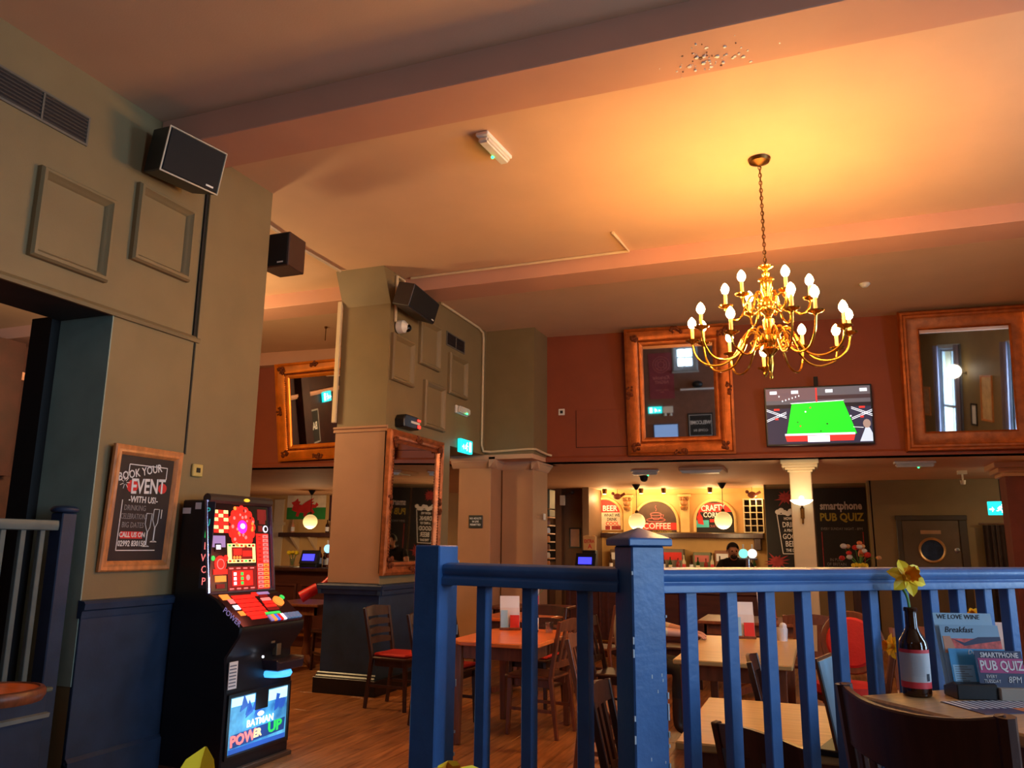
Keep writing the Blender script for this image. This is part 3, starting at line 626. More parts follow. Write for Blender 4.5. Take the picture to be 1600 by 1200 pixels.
# ================================================================== THINGS ON THE LEFT WALL AND SECOND PIER
LW = R(90)
def wall_panel(y, z, w, h, label):
    t = thing('panel_moulding', label, 'moulding', (XL, y, z), LW, 'framed panel mouldings on the olive walls')
    G().frame(w, h, [(0, 0), (0, -0.034), (0.012, -0.052), (0.03, -0.054), (0.04, -0.036), (0.05, -0.028), (0.062, 0)]).build('frame', olive, t)
    G().box(-w/2+0.055, w/2-0.055, -0.004, 0.0, -h/2+0.055, h/2-0.055).build('field', olive, t, smooth=False)
wall_panel(3.30, 3.37, 0.54, 0.56, 'large empty panel moulding over the left opening, below the air vent')
wall_panel(4.0, 3.59, 0.52, 0.55, 'empty panel moulding beside the vertical trunking, below the black loudspeaker')
wall_panel(7.48, 3.45, 0.50, 0.52, 'empty panel moulding below the domed camera on the far pier')
wall_panel(8.12, 3.78, 0.52, 0.55, 'empty panel moulding between the loudspeaker and the air vent on the far pier')
wall_panel(8.92, 3.56, 0.54, 0.52, 'empty panel moulding below the small air vent on the far pier')
wall_panel(8.28, 3.07, 0.54, 0.55, 'lowest empty panel moulding, straight above the ornate mirror')
def vent(y, z, w, h, label, n):
    t = thing('air_vent', label, 'vent', (XL, y, z), LW)
    G().box(-w/2, w/2, -0.004, 0.0, -h/2, h/2).build('backing', mat('vent_dark', (30, 18, 18), 0.7), t, smooth=False)
    G().frame(w+0.03, h+0.03, [(0, 0), (0, -0.012), (0.014, -0.014), (0.018, 0)]).box(-0.006, 0.006, -0.014, 0, -h/2, h/2).build('frame', mat('vent_frame_grey', (104, 96, 84), 0.5), t)
    sm = None
    for k in range(n):
        if sm is None:
            o = G().box(-w/2, w/2, -0.011, -0.008, -0.004, 0.004).build('slat', mat('vent_slat', (30, 20, 22), 0.6), t, smooth=False); sm = o.data
        else: o = bpy.data.objects.new('slat', sm); COL.objects.link(o); o.parent = t
        o.location = (0, 0, -h/2+h*(k+0.5)/n); o.rotation_euler = (R(25), 0, 0)
vent(3.0, 4.02, 0.62, 0.17, 'long dark air vent high over the left opening', 7)
vent(8.86, 3.99, 0.52, 0.15, 'small dark air vent near the ceiling of the far pier', 6)
def speaker(name, label, loc, rz, rx, w, h, d, m, trim=True, group=None, bk=0.05):
    t = thing(name, label, 'speaker', loc, rz, group, rx)
    G().prism([(-w/2, 0), (w/2, 0), (w/2*0.86, d), (-w/2*0.86, d)], -h/2, h/2, 0, 'xy').build('cabinet', m, t, bevel=0.008)
    gr = G().box(-w/2+0.012, w/2-0.012, -0.008, 0, -h/2+0.012, h/2-0.012).build('grille', mat('speaker_grille', (10, 9, 12), 0.8), t, bevel=0.004)
    if trim: G().frame(w+0.004, h+0.004, [(0, 0.004), (0, -0.004), (0.008, -0.006), (0.010, 0.0)]).build('edge_trim', mat('worn_edge_trim', (190, 176, 150), 0.5), t)
    G().box(w/2-0.11, w/2-0.05, -0.011, -0.008, -h/2+0.03, -h/2+0.042).build('badge', whitep, t, smooth=False)
    br = G()
    if bk: br.bar((0, d*0.9, 0), (0, d+bk, 0.02), 0.05, 0.03).build('bracket', m, t)
    else: br.bar((-w/2+0.06, 0.02, -0.05), (-w/2+0.06, -0.16, -0.05), 0.04, 0.04).build('bracket', m, t)
    return t
speaker('loudspeaker', 'black loudspeaker with pale edge trim on the olive wall under the near beam', (-3.87, 3.90, 4.04), R(80), R(13), 0.46, 0.31, 0.24, blackp)
speaker('loudspeaker', 'brown loudspeaker sticking out past the end of the first olive pier', (-4.28, 5.32, 3.965), R(0), 0, 0.30, 0.31, 0.26, mat('brown_speaker_box', (70, 44, 32), 0.5), False, None, 0)
speaker('loudspeaker', 'dark loudspeaker tilted downwards on the far pier above the domed camera', (-3.88, 7.38, 4.03), R(96), R(16), 0.74, 0.25, 0.22, mat('brown_black_speaker', (40, 26, 26), 0.5), False)
# domed camera with its conduit
t = thing('security_camera', 'white domed security camera with a black eye under the far pier loudspeaker', 'camera', (XL, 7.36, 3.80), LW)
G().lathe([(0.05, 0), (0.075, 0.02), (0.07, 0.09), (0.03, 0.13)], 16, T=Matrix.Rotation(R(90), 4, 'X')).build('housing', whitep, t)
G().ball((0.035, -0.11, -0.01), 0.045, 12, 8).build('lens', mat('black_lens', (8, 8, 10), 0.1), t)
def conduit(name, label, pts, r=0.018, m=None, group=None):
    o = G().tube(pts, r, 8).build(name, m or whitep); return tag(o, label, 'conduit', group)
conduit('cable_trunking', 'white trunking running up the far pier behind the loudspeaker and round its top', [(XL+0.02, 7.28, 3.84), (XL+0.02, 7.28, 4.36), (XL+0.02, 7.44, 4.36), (XL+0.02, 7.445, 4.26)], 0.018, creamc)
conduit('cable_trunking', 'thin pale trunking along the ceiling beside the far beam with one short branch', [(XL+0.1, 7.45, 4.384), (-1.62, 7.44, 4.384), (-1.66, 6.92, 4.384)], 0.0145, creamc)
conduit('cable_trunking', 'pale trunking crossing the left ceiling bay to the second pier', [(-4.72, 6.98, 4.382), (-4.72, 6.3, 4.382), (-4.60, 5.2, 4.382)], 0.016, creamc)
conduit('cable_pipe', 'white pipe bent down the far pier and along its foot to the red wall', [(XL+0.02, 8.4, 4.38), (XL+0.02, 9.55, 4.37), (XL+0.02, 9.7, 4.34), (XL+0.02, 9.72, 4.25), (XL+0.02, 9.72, 2.78), (XL+0.03, 9.75, 2.70), (-4.1, 9.848, 2.70), (-3.56, 9.848, 2.72), (-3.465, 9.86, 2.72), (-3.465, 10.35, 2.70), (-3.42, 10.41, 2.69)], 0.016, creamc)
# black device with a red light, emergency light, exit sign
t = thing('wall_heater', 'black box with a red light and white stripe just above the ornate mirror', 'device', (XL, 7.56, 2.77), LW)
G().prism([(-0.17, -0.07), (0.17, -0.07), (0.18, 0.02), (0.14, 0.07), (-0.14, 0.07), (-0.18, 0.02)], -0.12, 0.0).build('body', blackp, t, bevel=0.01)
G().box(-0.03, 0.17, -0.125, -0.12, -0.012, 0.012).build('stripe', whitep, t, smooth=False)
G().box(0.12, 0.185, -0.126, -0.1, 0.025, 0.045).box(0.13, 0.185, -0.126, -0.1, -0.05, -0.02).build('red_light', emis('red_led', (255, 40, 30), 3), t, smooth=False)
def bulkhead_light(label, loc, rz, rx=0.0, w=0.36, group='emergency light fittings'):
    t = thing('emergency_light', label, 'emergency light', loc, rz, group, rx)
    G().box(-w/2, w/2, -0.03, 0, -0.05, 0.05).build('base', whitep, t, bevel=0.006)
    G().box(-w/2+0.02, w/2-0.02, -0.075, -0.03, -0.042, 0.042).build('diffuser', mat('milky_diffuser', (220, 214, 200), 0.35), t, bevel=0.014, seg=2)
    G().ball((w*0.1, -0.078, -0.035), 0.012, 8, 6).build('led', emis('green_led', (40, 255, 110), 6), t)
    return t
bulkhead_light('white emergency light on the far pier above the turquoise exit sign', (XL, 9.06, 3.14), LW)
def exit_sign(label, loc, rz, w=0.36, h=0.17):
    t = thing('exit_sign', label, 'exit sign', loc, rz, 'turquoise running man exit signs')
    G().box(-w/2, w/2, -0.05, 0.0, -h/2, h/2).build('box', emis('exit_turquoise', (20, 190, 190), 1.5), t, bevel=0.006)
    p = G(); s = h
    p.prism([(-0.30*s, -0.02*s), (-0.12*s, 0.16*s), (0.0, 0.16*s), (0.05*s, 0.05*s), (0.18*s, 0.03*s), (0.18*s, -0.03*s), (0.02*s, -0.02*s), (-0.02*s, 0.04*s), (-0.06*s, -0.08*s), (0.06*s, -0.16*s), (0.05*s, -0.34*s), (-0.02*s, -0.34*s), (-0.02*s, -0.2*s), (-0.16*s, -0.12*s), (-0.22*s, -0.22*s), (-0.36*s, -0.22*s), (-0.36*s, -0.15*s), (-0.26*s, -0.15*s), (-0.14*s, 0.06*s), (-0.26*s, -0.06*s)], -0.053, -0.05)
    p.prism([(0.04*s+0.055*s*math.cos(2*math.pi*j/10), 0.25*s+0.055*s*math.sin(2*math.pi*j/10)) for j in range(10)], -0.053, -0.05)
    p.prism([(0.42*s, -0.36*s), (0.78*s, -0.36*s), (0.78*s, 0.36*s), (0.42*s, 0.36*s)], -0.053, -0.05)
    p.prism([(-0.8*s, -0.03*s), (-0.62*s, -0.03*s), (-0.62*s, 0.12*s), (-0.48*s, -0.08*s), (-0.62*s, -0.28*s), (-0.62*s, -0.13*s), (-0.8*s, -0.13*s)], -0.053, -0.05)
    p.build('pictogram', emis('exit_white', (225, 255, 250), 2.4), t, smooth=False)
    return t
exit_sign('turquoise exit sign at the foot of the far pier, right of the ornate mirror', (XL+0.02, 9.13, 2.69), LW)
point_light('exit_glow', (XL+0.16, 9.13, 2.66), 0.5, (0.1, 0.9, 0.9), 0.05)
# framed event board
t = thing('event_board', 'pine framed chalkboard advertising events, hung beside the fruit machine', 'chalkboard', (XL+0.022, 4.045, 1.68), LW, rx=R(2.5))
G().frame(0.58, 0.80, [(0, 0), (0, -0.022), (0.01, -0.03), (0.03, -0.024), (0.045, -0.03), (0.06, -0.016), (0.066, -0.006)]).build('frame', pine, t)
G().box(-0.235, 0.235, -0.008, 0, -0.345, 0.345).build('board', mat('board_plum_black', (38, 26, 26), 0.6, var=0.3), t, smooth=False)
y_ = -0.0095
ln = G()
for a, b_ in (((-0.15, 0.28), (0.17, 0.28)), ((0.17, 0.28), (0.17, 0.20)), ((-0.15, 0.28), (-0.15, 0.22)), ((-0.17, 0.05), (-0.17, -0.27)), ((-0.17, -0.27), (0.15, -0.27)), ((0.17, 0.0), (0.17, -0.06))):
    ln.bar((a[0], y_, a[1]), (b_[0], y_, b_[1]), 0.006, 0.001, up=(0, 1, 0))
for k in range(7): a = k*0.9; ln.bar((-0.17+0.012*math.cos(a), y_, 0.16+0.012*math.sin(a)), (-0.17+0.04*math.cos(a), y_, 0.16+0.04*math.sin(a)), 0.004, 0.001, up=(0, 1, 0))
for dx, dz in ((0.065, 0.0), (0.125, 0.03)):             # two flutes
    ln.tube([(dx-0.022, y_, dz-0.03), (dx-0.024, y_, dz-0.10), (dx-0.008, y_, dz-0.135), (dx, y_, dz-0.15), (dx, y_, dz-0.235), (dx-0.025, y_, dz-0.245), (dx+0.03, y_, dz-0.245), (dx+0.004, y_, dz-0.235), (dx+0.004, y_, dz-0.15), (dx+0.02, y_, dz-0.12), (dx+0.024, y_, dz-0.03), (dx-0.022, y_, dz-0.03)], 0.003, 4)
ln.build('chalk_drawing', chalkw, t, smooth=False)
for cx, cz, r in ((-0.105, 0.14, 0.046), (0.15, 0.14, 0.038)): G().prism([(cx+r*math.cos(2*math.pi*j/12), cz+r*0.9*math.sin(2*math.pi*j/12)) for j in range(12)], -0.0088, -0.008).build('red_splash', chalkr, t, smooth=False)
text('BOOK YOUR', 0.075, chalkw, t, (-0.055, y_-0.001, 0.232), (R(90), R(-14), 0), bold=0.001, sx=0.82)
text('EVENT', 0.135, chalkw, t, (0.025, y_-0.001, 0.142), (R(90), R(-3), 0), bold=0.003, sx=0.72)
text('-WITH US!-', 0.058, chalkw, t, (0.0, y_, 0.055), bold=0.001, sx=0.85)
for k, (s, m) in enumerate((('DRINKING', chalkg), ('CELEBRATIONS', chalkg), ('BIG DATES', chalkg))): text(s, 0.05, m, t, (-0.06, y_, -0.0-k*0.055), sx=0.62 if k == 1 else 0.75)
G().box(-0.15, 0.03, -0.0088, -0.008, -0.195, -0.15).build('red_splash', chalkr, t, smooth=False)
text('CALL US ON', 0.044, chalkw, t, (-0.055, y_, -0.172), bold=0.001, sx=0.85); text('02992 830150', 0.05, chalkw, t, (-0.05, y_, -0.228), bold=0.001, sx=0.78)
t = thing('wall_socket', 'cream wall thermostat with a dark centre right of the event board', 'socket', (XL, 4.53, 1.975), LW)
G().box(-0.05, 0.05, -0.022, 0, -0.045, 0.045).build('plate', mat('cream_plastic', (196, 170, 96), 0.5), t, bevel=0.006)
G().box(-0.018, 0.018, -0.027, -0.022, -0.016, 0.018).build('window', blackp, t, smooth=False)
# ================================================================== FAR RED WALL
def on_far(x, z, off=0.0): p = far(x, z, off); return (p.x, p.y, p.z)
def ornate_mirror(label, loc, rz, w, h, rx, prof, fw_, m, carve, ry=0.0, group=None):
    t = thing('framed_mirror', label, 'mirror', loc, rz, group, rx, ry)
    fr = G().frame(w, h, prof).build('frame', m, t)
    G().box(-w/2+0.02, w/2-0.02, 0.0, 0.02, -h/2+0.02, h/2-0.02).build('backboard', darkwood, t, smooth=False)
    d = fw_
    G().add([(-w/2+d, -0.012, -h/2+d), (w/2-d, -0.012, -h/2+d), (w/2-d, -0.012, h/2-d), (-w/2+d, -0.012, h/2-d)], [(0, 1, 2, 3)]).build('mirror_glass', mirrorm, t, smooth=False)
    if carve:
        c = G(); q = carve
        def blob(x, z, r, y=-0.055): c.ball((x, y, z), r, 7, 5, 0, (1, 0.6, 1))
        for e in (0.022, ) + ((d-0.03,) if carve > 1 else ()):
            n = int(w/0.035)
            for k in range(n+1):
                for sz in (-1, 1): blob(-w/2+e+(w-2*e)*k/n, sz*(h/2-e), 0.012, -0.045)
            n = int(h/0.035)
            for k in range(n+1):
                for sx in (-1, 1): blob(sx*(w/2-e), -h/2+e+(h-2*e)*k/n, 0.012, -0.045)
        for sx in (-1, 1):
            for sz in (-1, 1):
                for k in range(12): blob(sx*(w/2-0.07-rnd.random()*0.10), sz*(h/2-0.07-rnd.random()*0.10), 0.012+rnd.random()*0.018)
        for (cx, cz) in ((0, h/2-0.05), (0, -h/2+0.05), (w/2-0.05, 0), (-w/2+0.05, 0)):
            for k in range(10): blob(cx+rnd.uniform(-0.08, 0.08)*(1 if cx == 0 else 0.4), cz+rnd.uniform(-0.08, 0.08)*(1 if cz == 0 else 0.4), 0.014+rnd.random()*0.016)
        o = c.build('carving', giltdk, t); o['kind'] = 'stuff'
    return t
profA = [(0, 0), (0, -0.05), (0.03, -0.06), (0.045, -0.045), (0.10, -0.05), (0.15, -0.035), (0.175, -0.018), (0.19, -0.032), (0.205, -0.03), (0.24, -0.014), (0.245, -0.01)]
ornate_mirror('large gilt mirror with carved edges hung on the red wall left of the television', on_far(-1.655, 3.515, 0.13), FA, 1.40, 1.72, R(6.5), profA, 0.24, gilt, 1)
profB = [(0, 0), (0, -0.04), (0.02, -0.075), (0.045, -0.08), (0.06, -0.06), (0.085, -0.062), (0.10, -0.05), (0.20, -0.03), (0.225, -0.035), (0.235, -0.02), (0.245, -0.01)]
ornate_mirror('large plain-moulded gilt mirror on the red wall right of the television', on_far(1.77, 3.50, 0.14), FA, 1.46, 1.74, R(6.5), profB, 0.24, gilt, 0)
ornate_mirror('gilt mirror hung askew on the red wall in the gap between the two piers', on_far(-7.03, 3.45, 0.15), FA, 1.36, 1.50, R(8), profA, 0.2, mat('bright_gilt', (236, 128, 30), 0.3, metal=0.5, var=0.2), 2, R(-2))
ornate_mirror('tall mirror in an ornate carved copper frame on the far pier, above the dado', (XL+0.03, 7.80, 1.90), LW, 1.28, 1.50, R(1.0), [(0, 0), (0, -0.045), (0.03, -0.06), (0.06, -0.04), (0.10, -0.045), (0.125, -0.02), (0.13, -0.012)], 0.125, mat('copper_gilt', (186, 106, 58), 0.36, metal=0.55, var=0.3, scale=14, bump=0.4), 2)
# television
t = thing('television', 'flat television on the red wall showing a green snooker table', 'television', on_far(0.06, 3.115, 0.13), FA, None, R(5))
G().box(-0.64, 0.64, -0.012, 0.04, -0.375, 0.375).build('casing', blackp, t, bevel=0.006)
G().box(-0.1, 0.1, 0.04, 0.115, -0.1, 0.1).bar((0, 0.05, 0.3), (0, 0.06, 0.5), 0.05, 0.03).build('bracket', blackm, t)
g = G()
def tr(x0, x1, z0, z1, m, y=-0.013): g.add([(x0, y, z0), (x1, y, z0), (x1, y, z1), (x0, y, z1)], [(0, 1, 2, 3)], m)
def tp(poly, m, y=-0.0135): g.add([(a, y, b) for a, b in poly], [tuple(range(len(poly)))], m)
tr(-0.62, 0.62, -0.355, 0.355, 0)
tr(-0.62, 0.62, 0.15, 0.355, 1, -0.0132); tr(-0.62, 0.62, 0.10, 0.15, 2, -0.0132); tr(-0.62, 0.0, 0.2, 0.355, 8, -0.0133); tr(0.0, 0.62, 0.20, 0.25, 9, -0.0133)
tp([(-0.31, 0.16), (0.30, 0.18), (0.44, -0.24), (-0.39, -0.24)], 3); tp([(-0.33, 0.165), (0.32, 0.185), (0.30, 0.175), (-0.31, 0.155)], 4, -0.0138)
tp([(-0.41, -0.225), (0.42, -0.225), (0.42, -0.25), (-0.41, -0.25)], 4, -0.0138); tp([(-0.41, -0.25), (0.42, -0.25), (0.40, -0.325), (-0.39, -0.325)], 5, -0.0138)
tr(-0.14, 0.12, -0.335, -0.255, 4, -0.0142)
for x in (-0.57, -0.31, 0.10, 0.50): tr(x, x+0.085, 0.285, 0.325, 4, -0.014)
tr(-0.02, 0.0, 0.17, 0.35, 5, -0.014)
for cx in (-0.50, 0.51):
    for s in (-1, 1):
        for dz in (0, 0.02): tp([(cx-0.12, 0.07*s+dz), (cx-0.12, 0.07*s+dz+0.008), (cx+0.12, -0.03*s+dz+0.008), (cx+0.12, -0.03*s+dz)], 4, -0.014)
    tr(cx-0.03, cx+0.04, 0.075, 0.10, 5, -0.0142); tr(cx-0.02, cx+0.02, -0.045, -0.02, 5, -0.0142)
tp([(0.47, -0.34), (0.62, -0.34), (0.62, -0.24), (0.59, -0.17), (0.54, -0.17), (0.52, -0.22)], 6, -0.0142)
tp([(0.56+0.045*math.cos(2*math.pi*j/12), -0.12+0.055*math.sin(2*math.pi*j/12)) for j in range(12)], 7, -0.0144)
tp([(0.40, -0.155), (0.52, -0.165), (0.52, -0.172), (0.40, -0.16)], 4, -0.0144)
for x, z, m in ((-0.09, 0.1, 5), (-0.25, -0.08, 10), (-0.22, -0.13, 5), (0.1, -0.11, 11), (0.02, -0.2, 10), (-0.15, 0.05, 4), (0.38, -0.02, 4)):
    tp([(x+0.011*math.cos(2*math.pi*j/8), z+0.011*math.sin(2*math.pi*j/8)) for j in range(8)], m, -0.0146)
for k in range(7): tr(-0.47+rnd.random()*0.28, -0.47+rnd.random()*0.28, 0, 0, 4) if False else tp([(a+0.008*math.cos(2*math.pi*j/6), b+0.012*math.sin(2*math.pi*j/6)) for a, b in [(-0.46+0.04*k, 0.255-0.012*((k*5) % 6))] for j in range(6)], 4, -0.0144)
g.build('screen', [emis('screen_navy', (36, 38, 62), 0.8), emis('screen_grey', (86, 84, 92), 0.8), emis('screen_dark', (24, 22, 34), 0.6), emis('screen_green', (16, 200, 30), 1.15), emis('screen_white', (214, 218, 226), 1.2), emis('screen_red', (196, 44, 40), 1.0), emis('screen_shirt', (176, 190, 206), 1.0), emis('screen_hair', (150, 130, 120), 0.8), emis('screen_mauve', (104, 82, 88), 0.8), emis('screen_brown', (60, 44, 50), 0.7), emis('screen_deep_green', (10, 110, 20), 0.9), emis('screen_black', (12, 12, 14), 0.5)], t, smooth=False)
for x, s in ((-0.27, 'FRAME'), (0.27, 'SCORE')): pass
# small wall items
t = thing('wall_socket', 'white wall socket on the red wall left of the carved gilt mirror', 'socket', on_far(-3.28, 3.30), FA)
G().box(-0.045, 0.045, -0.016, 0, -0.045, 0.045).build('plate', whitep, t, bevel=0.005)
G().box(-0.02, 0.02, -0.018, -0.015, -0.02, 0.02).build('outlet', blackp, t, smooth=False)
t = thing('smoke_detector', 'round white smoke detector on the ceiling behind the chandelier', 'smoke detector', (0.645, 9.35, H), 0)
G().lathe([(0.055, -0.0), (0.06, -0.012), (0.045, -0.03), (0.025, -0.045), (0.0, -0.045)], 18).build('body', whitep, t)
bulkhead_light('white emergency light with a green glow on the ceiling near the first beam', (-2.09, 5.0, H), R(86), R(90), 0.42)
t = bpy.data.objects['emergency_light']
# ================================================================== CHANDELIER
CX, CY = -0.258, 5.904
ch = thing('chandelier', 'large polished brass chandelier with eighteen lit candle bulbs in two tiers', 'chandelier', (CX, CY, 2.66))
z0 = -2.66
G().lathe([(0.075, H+z0), (0.085, H+z0-0.006), (0.075, H+z0-0.03), (0.03, H+z0-0.05), (0.012, H+z0-0.06)], 24).build('ceiling_rose', bronze, ch)
g = G(); nl = 26; zt, zb = H+z0-0.06, 3.53+z0
for k in range(nl):
    zc = zt+(zb-zt)*(k+0.5)/nl; hh = (zt-zb)/nl*0.68; a = R(90)*(k % 2)+0.3
    pts = [(0.011*math.cos(q)*math.cos(a), 0.011*math.cos(q)*math.sin(a), zc+hh*math.sin(q)) for q in [2*math.pi*j/8 for j in range(9)]]
    g.tube(pts, 0.0035, 4, caps=False)
g.tube([(0.004*math.sin(k*1.3), 0.004*math.cos(k), zt+(zb-zt)*k/12) for k in range(13)], 0.003, 5)
g.build('chain', bronze, ch)
prof = [(0.0, 2.66), (0.012, 2.67), (0.016, 2.69), (0.010, 2.71), (0.018, 2.74), (0.028, 2.78), (0.022, 2.82), (0.03, 2.85), (0.055, 2.875), (0.06, 2.885), (0.045, 2.90), (0.05, 2.93), (0.075, 2.95), (0.078, 2.98), (0.05, 3.01), (0.03, 3.04), (0.04, 3.08), (0.045, 3.11), (0.022, 3.13), (0.03, 3.15), (0.05, 3.17), (0.062, 3.20), (0.06, 3.24), (0.04, 3.27), (0.022, 3.29), (0.03, 3.32), (0.042, 3.35), (0.048, 3.40), (0.045, 3.415), (0.058, 3.42), (0.055, 3.43), (0.02, 3.435), (0.032, 3.455), (0.034, 3.468), (0.014, 3.49), (0.02, 3.50), (0.055, 3.518), (0.058, 3.525), (0.02, 3.535), (0.0, 3.54)]
G().lathe([(r, z+z0) for r, z in prof], 20).build('column', brass, ch)
bulbm = emis('lit_candle_bulb', (255, 190, 106), BULB_E)
BULB = G().lathe([(0.011, 0), (0.023, 0.012), (0.031, 0.034), (0.026, 0.056), (0.014, 0.076), (0.001, 0.088)], 12)
CAND = G().lathe([(0.0125, 0), (0.0125, 0.095), (0.010, 0.097)], 10)
PAN = G().lathe([(0.012, -0.022), (0.016, -0.012), (0.03, -0.004), (0.05, 0.004), (0.055, 0.012), (0.05, 0.010), (0.02, 0.004), (0.014, 0.012), (0.012, 0.02)], 16)
meshes = {}
candm = mat('ivory_candle_sleeve', (236, 190, 110), 0.45, var=0.03)
def arm(kind, a, dz, dr=0.0):
    key = (kind, round(dz, 3), round(dr, 3))
    if kind == 'low':
        ps = [(0.045, 2.945), (0.085, 3.015), (0.135, 3.035), (0.185, 2.985), (0.225, 2.895), (0.29, 2.815), (0.38, 2.785), (0.47, 2.805), (0.53+dr*0.6, 2.87+dz*0.6), (0.55+dr, 2.955+dz)]
        top = 2.975+dz; rt_ = 0.55+dr
        sc = [(0.06, 2.935), (0.11, 2.90), (0.13, 2.94), (0.105, 2.965), (0.09, 2.945)]
    else:
        ps = [(0.04, 3.225), (0.075, 3.295), (0.115, 3.305), (0.15, 3.245), (0.18, 3.17), (0.225, 3.135), (0.275, 3.155), (0.30, 3.22)]
        top = 3.24+dz; rt_ = 0.30
        sc = [(0.05, 3.20), (0.095, 3.165), (0.12, 3.195), (0.10, 3.215), (0.085, 3.20)]
    if key not in meshes:
        g = G(); g.tube([(p.x, 0, p.y) for p in [Vector((q.x, q.y)) for q in spline([(r, z+z0, 0) for r, z in ps], 5)]], 0.0085, 7)
        g.tube([(q.x, 0, q.y) for q in spline([(r, z+z0, 0) for r, z in sc], 4)], 0.006, 6)
        i = 3 if kind == 'up' else 4
        c = Vector(((ps[i][0]+ps[i-1][0])/2, (ps[i][1]+ps[i-1][1])/2)); dv = Vector((ps[i][0]-ps[i-1][0], ps[i][1]-ps[i-1][1])).normalized()
        for k in (-1.5, -0.5, 0.5, 1.5): g.tube([(c.x+dv.x*(k*0.014-0.004), 0, c.y+z0+dv.y*(k*0.014-0.004)), (c.x+dv.x*(k*0.014+0.004), 0, c.y+z0+dv.y*(k*0.014+0.004))], 0.0135, 8)
        o = g.build('arm', brass, ch); meshes[key] = o.data
    else:
        o = bpy.data.objects.new('arm', meshes[key]); COL.objects.link(o); o.parent = ch
    o.rotation_euler = (0, 0, a)
    for nm, gg, m, zz in (('drip_pan', PAN, brass, 0.0), ('candle_sleeve', CAND, candm, 0.012), ('bulb', BULB, bulbm, 0.105)):
        if nm not in meshes:
            s = gg.build(nm, m, o); meshes[nm] = s.data
        else:
            s = bpy.data.objects.new(nm, meshes[nm]); COL.objects.link(s); s.parent = o
        s.location = (rt_, 0, top+z0+zz)
low = {0: (-0.06, -0.05), 1: (0.0, 0.03), 2: (0.03, -0.115), 7: (0.0, -0.075), 8: (0.22, 0.05), 10: (0.0, -0.02), 9: (0.0, 0.04), 6: (0, 0.03), 4: (0, 0.05)}
for k in range(12):
    da_, dz = low.get(k, (0, 0)); arm('low', 0.45-0.0+2*math.pi*k/12+da_+0.18, dz)
for k in range(6): arm('up', 1.02+2*math.pi*k/6, 0.0)

# ================================================================== LOW CEILING FITTINGS
def on_low(label, x, y, rz=0.0, w=0.36): return bulkhead_light(label, (x, y, 2.6), rz, R(90), w)
on_low('emergency light with a green lamp under the low ceiling, left over the coffee arch', -2.42, 11.9, FA, 0.42)
on_low('plain emergency light under the low ceiling right of the white column', 1.22, 11.6, FA, 0.5)
t = thing('security_camera', 'small black dome camera under the low ceiling over the bar', 'camera', (-2.58, 12.6, 2.6))
G().lathe([(0.09, 0), (0.09, -0.03), (0.07, -0.04), (0.055, -0.10), (0.03, -0.12), (0, -0.125)], 16).build('dome', blackp, t)
t = thing('ceiling_cassette', 'white ceiling cassette unit with curved flaps over the bar', 'air conditioner', (-1.55, 11.9, 2.6))
G().box(-0.32, 0.32, -0.3, 0.3, -0.05, 0).build('panel', lowceil, t, bevel=0.01); G().box(-0.22, 0.22, -0.2, 0.2, -0.065, -0.05).build('grille', whitep, t, bevel=0.006)
G().prism([(-0.3, -0.05), (0.3, -0.05), (0.26, -0.09), (-0.26, -0.09)], -0.32, -0.28, 0, 'xz').build('flap', whitep, t)
def pendant(label, x, y, z, r=0.155):
    t = thing('globe_pendant', label, 'pendant lamp', (x, y, z), 0, 'globe pendants over the bar')
    G().tube([(0, 0, 2.6-z), (0, 0, r+0.02)], 0.006, 6).build('cord', blackm, t)
    G().lathe([(0.02, 2.6-z-0.10), (0.035, 2.6-z-0.08), (0.075, 2.6-z-0.01), (0.075, 2.6-z)], 16).build('ceiling_cup', blackm, t)
    G().lathe([(0.03, r-0.01), (0.035, r+0.02), (0.02, r+0.05)], 14).build('gallery', bronze, t)
    G().ball((0, 0, 0), r, 20, 14).build('globe', globe_m, t)
    point_light('globe_light', (x, y, z-r-0.05), 26, WARM, 0.14)
globe_m = bpy.data.materials.new('cut_glass_globe'); globe_m.use_nodes = True
nt = globe_m.node_tree; b = nt.nodes['Principled BSDF']; b.inputs['Base Color'].default_value = (0.8, 0.7, 0.45, 1); b.inputs['Roughness'].default_value = 0.25
tcn = nt.nodes.new('ShaderNodeTexCoord'); sp_ = nt.nodes.new('ShaderNodeSeparateXYZ'); mr = nt.nodes.new('ShaderNodeMapRange'); mr.inputs['From Min'].default_value = 0.10; mr.inputs['From Max'].default_value = -0.10; mr.inputs['To Min'].default_value = 0.45; mr.inputs['To Max'].default_value = 1.5
nt.links.new(tcn.outputs['Object'], sp_.inputs[0]); nt.links.new(sp_.outputs['Z'], mr.inputs['Value']); nt.links.new(mr.outputs[0], b.inputs['Emission Strength']); b.inputs['Emission Color'].default_value = (*rgb(255, 216, 132), 1)
pendant('lit cut-glass globe pendant hanging before the coffee arch', -3.16, 14.7, 1.915)
pendant('lit cut-glass globe pendant hanging before the crafty corner arch', -1.60, 14.7, 1.935)
pendant('lit cut-glass globe pendant hanging before the red dragon flag', -10.35, 14.7, 1.92)

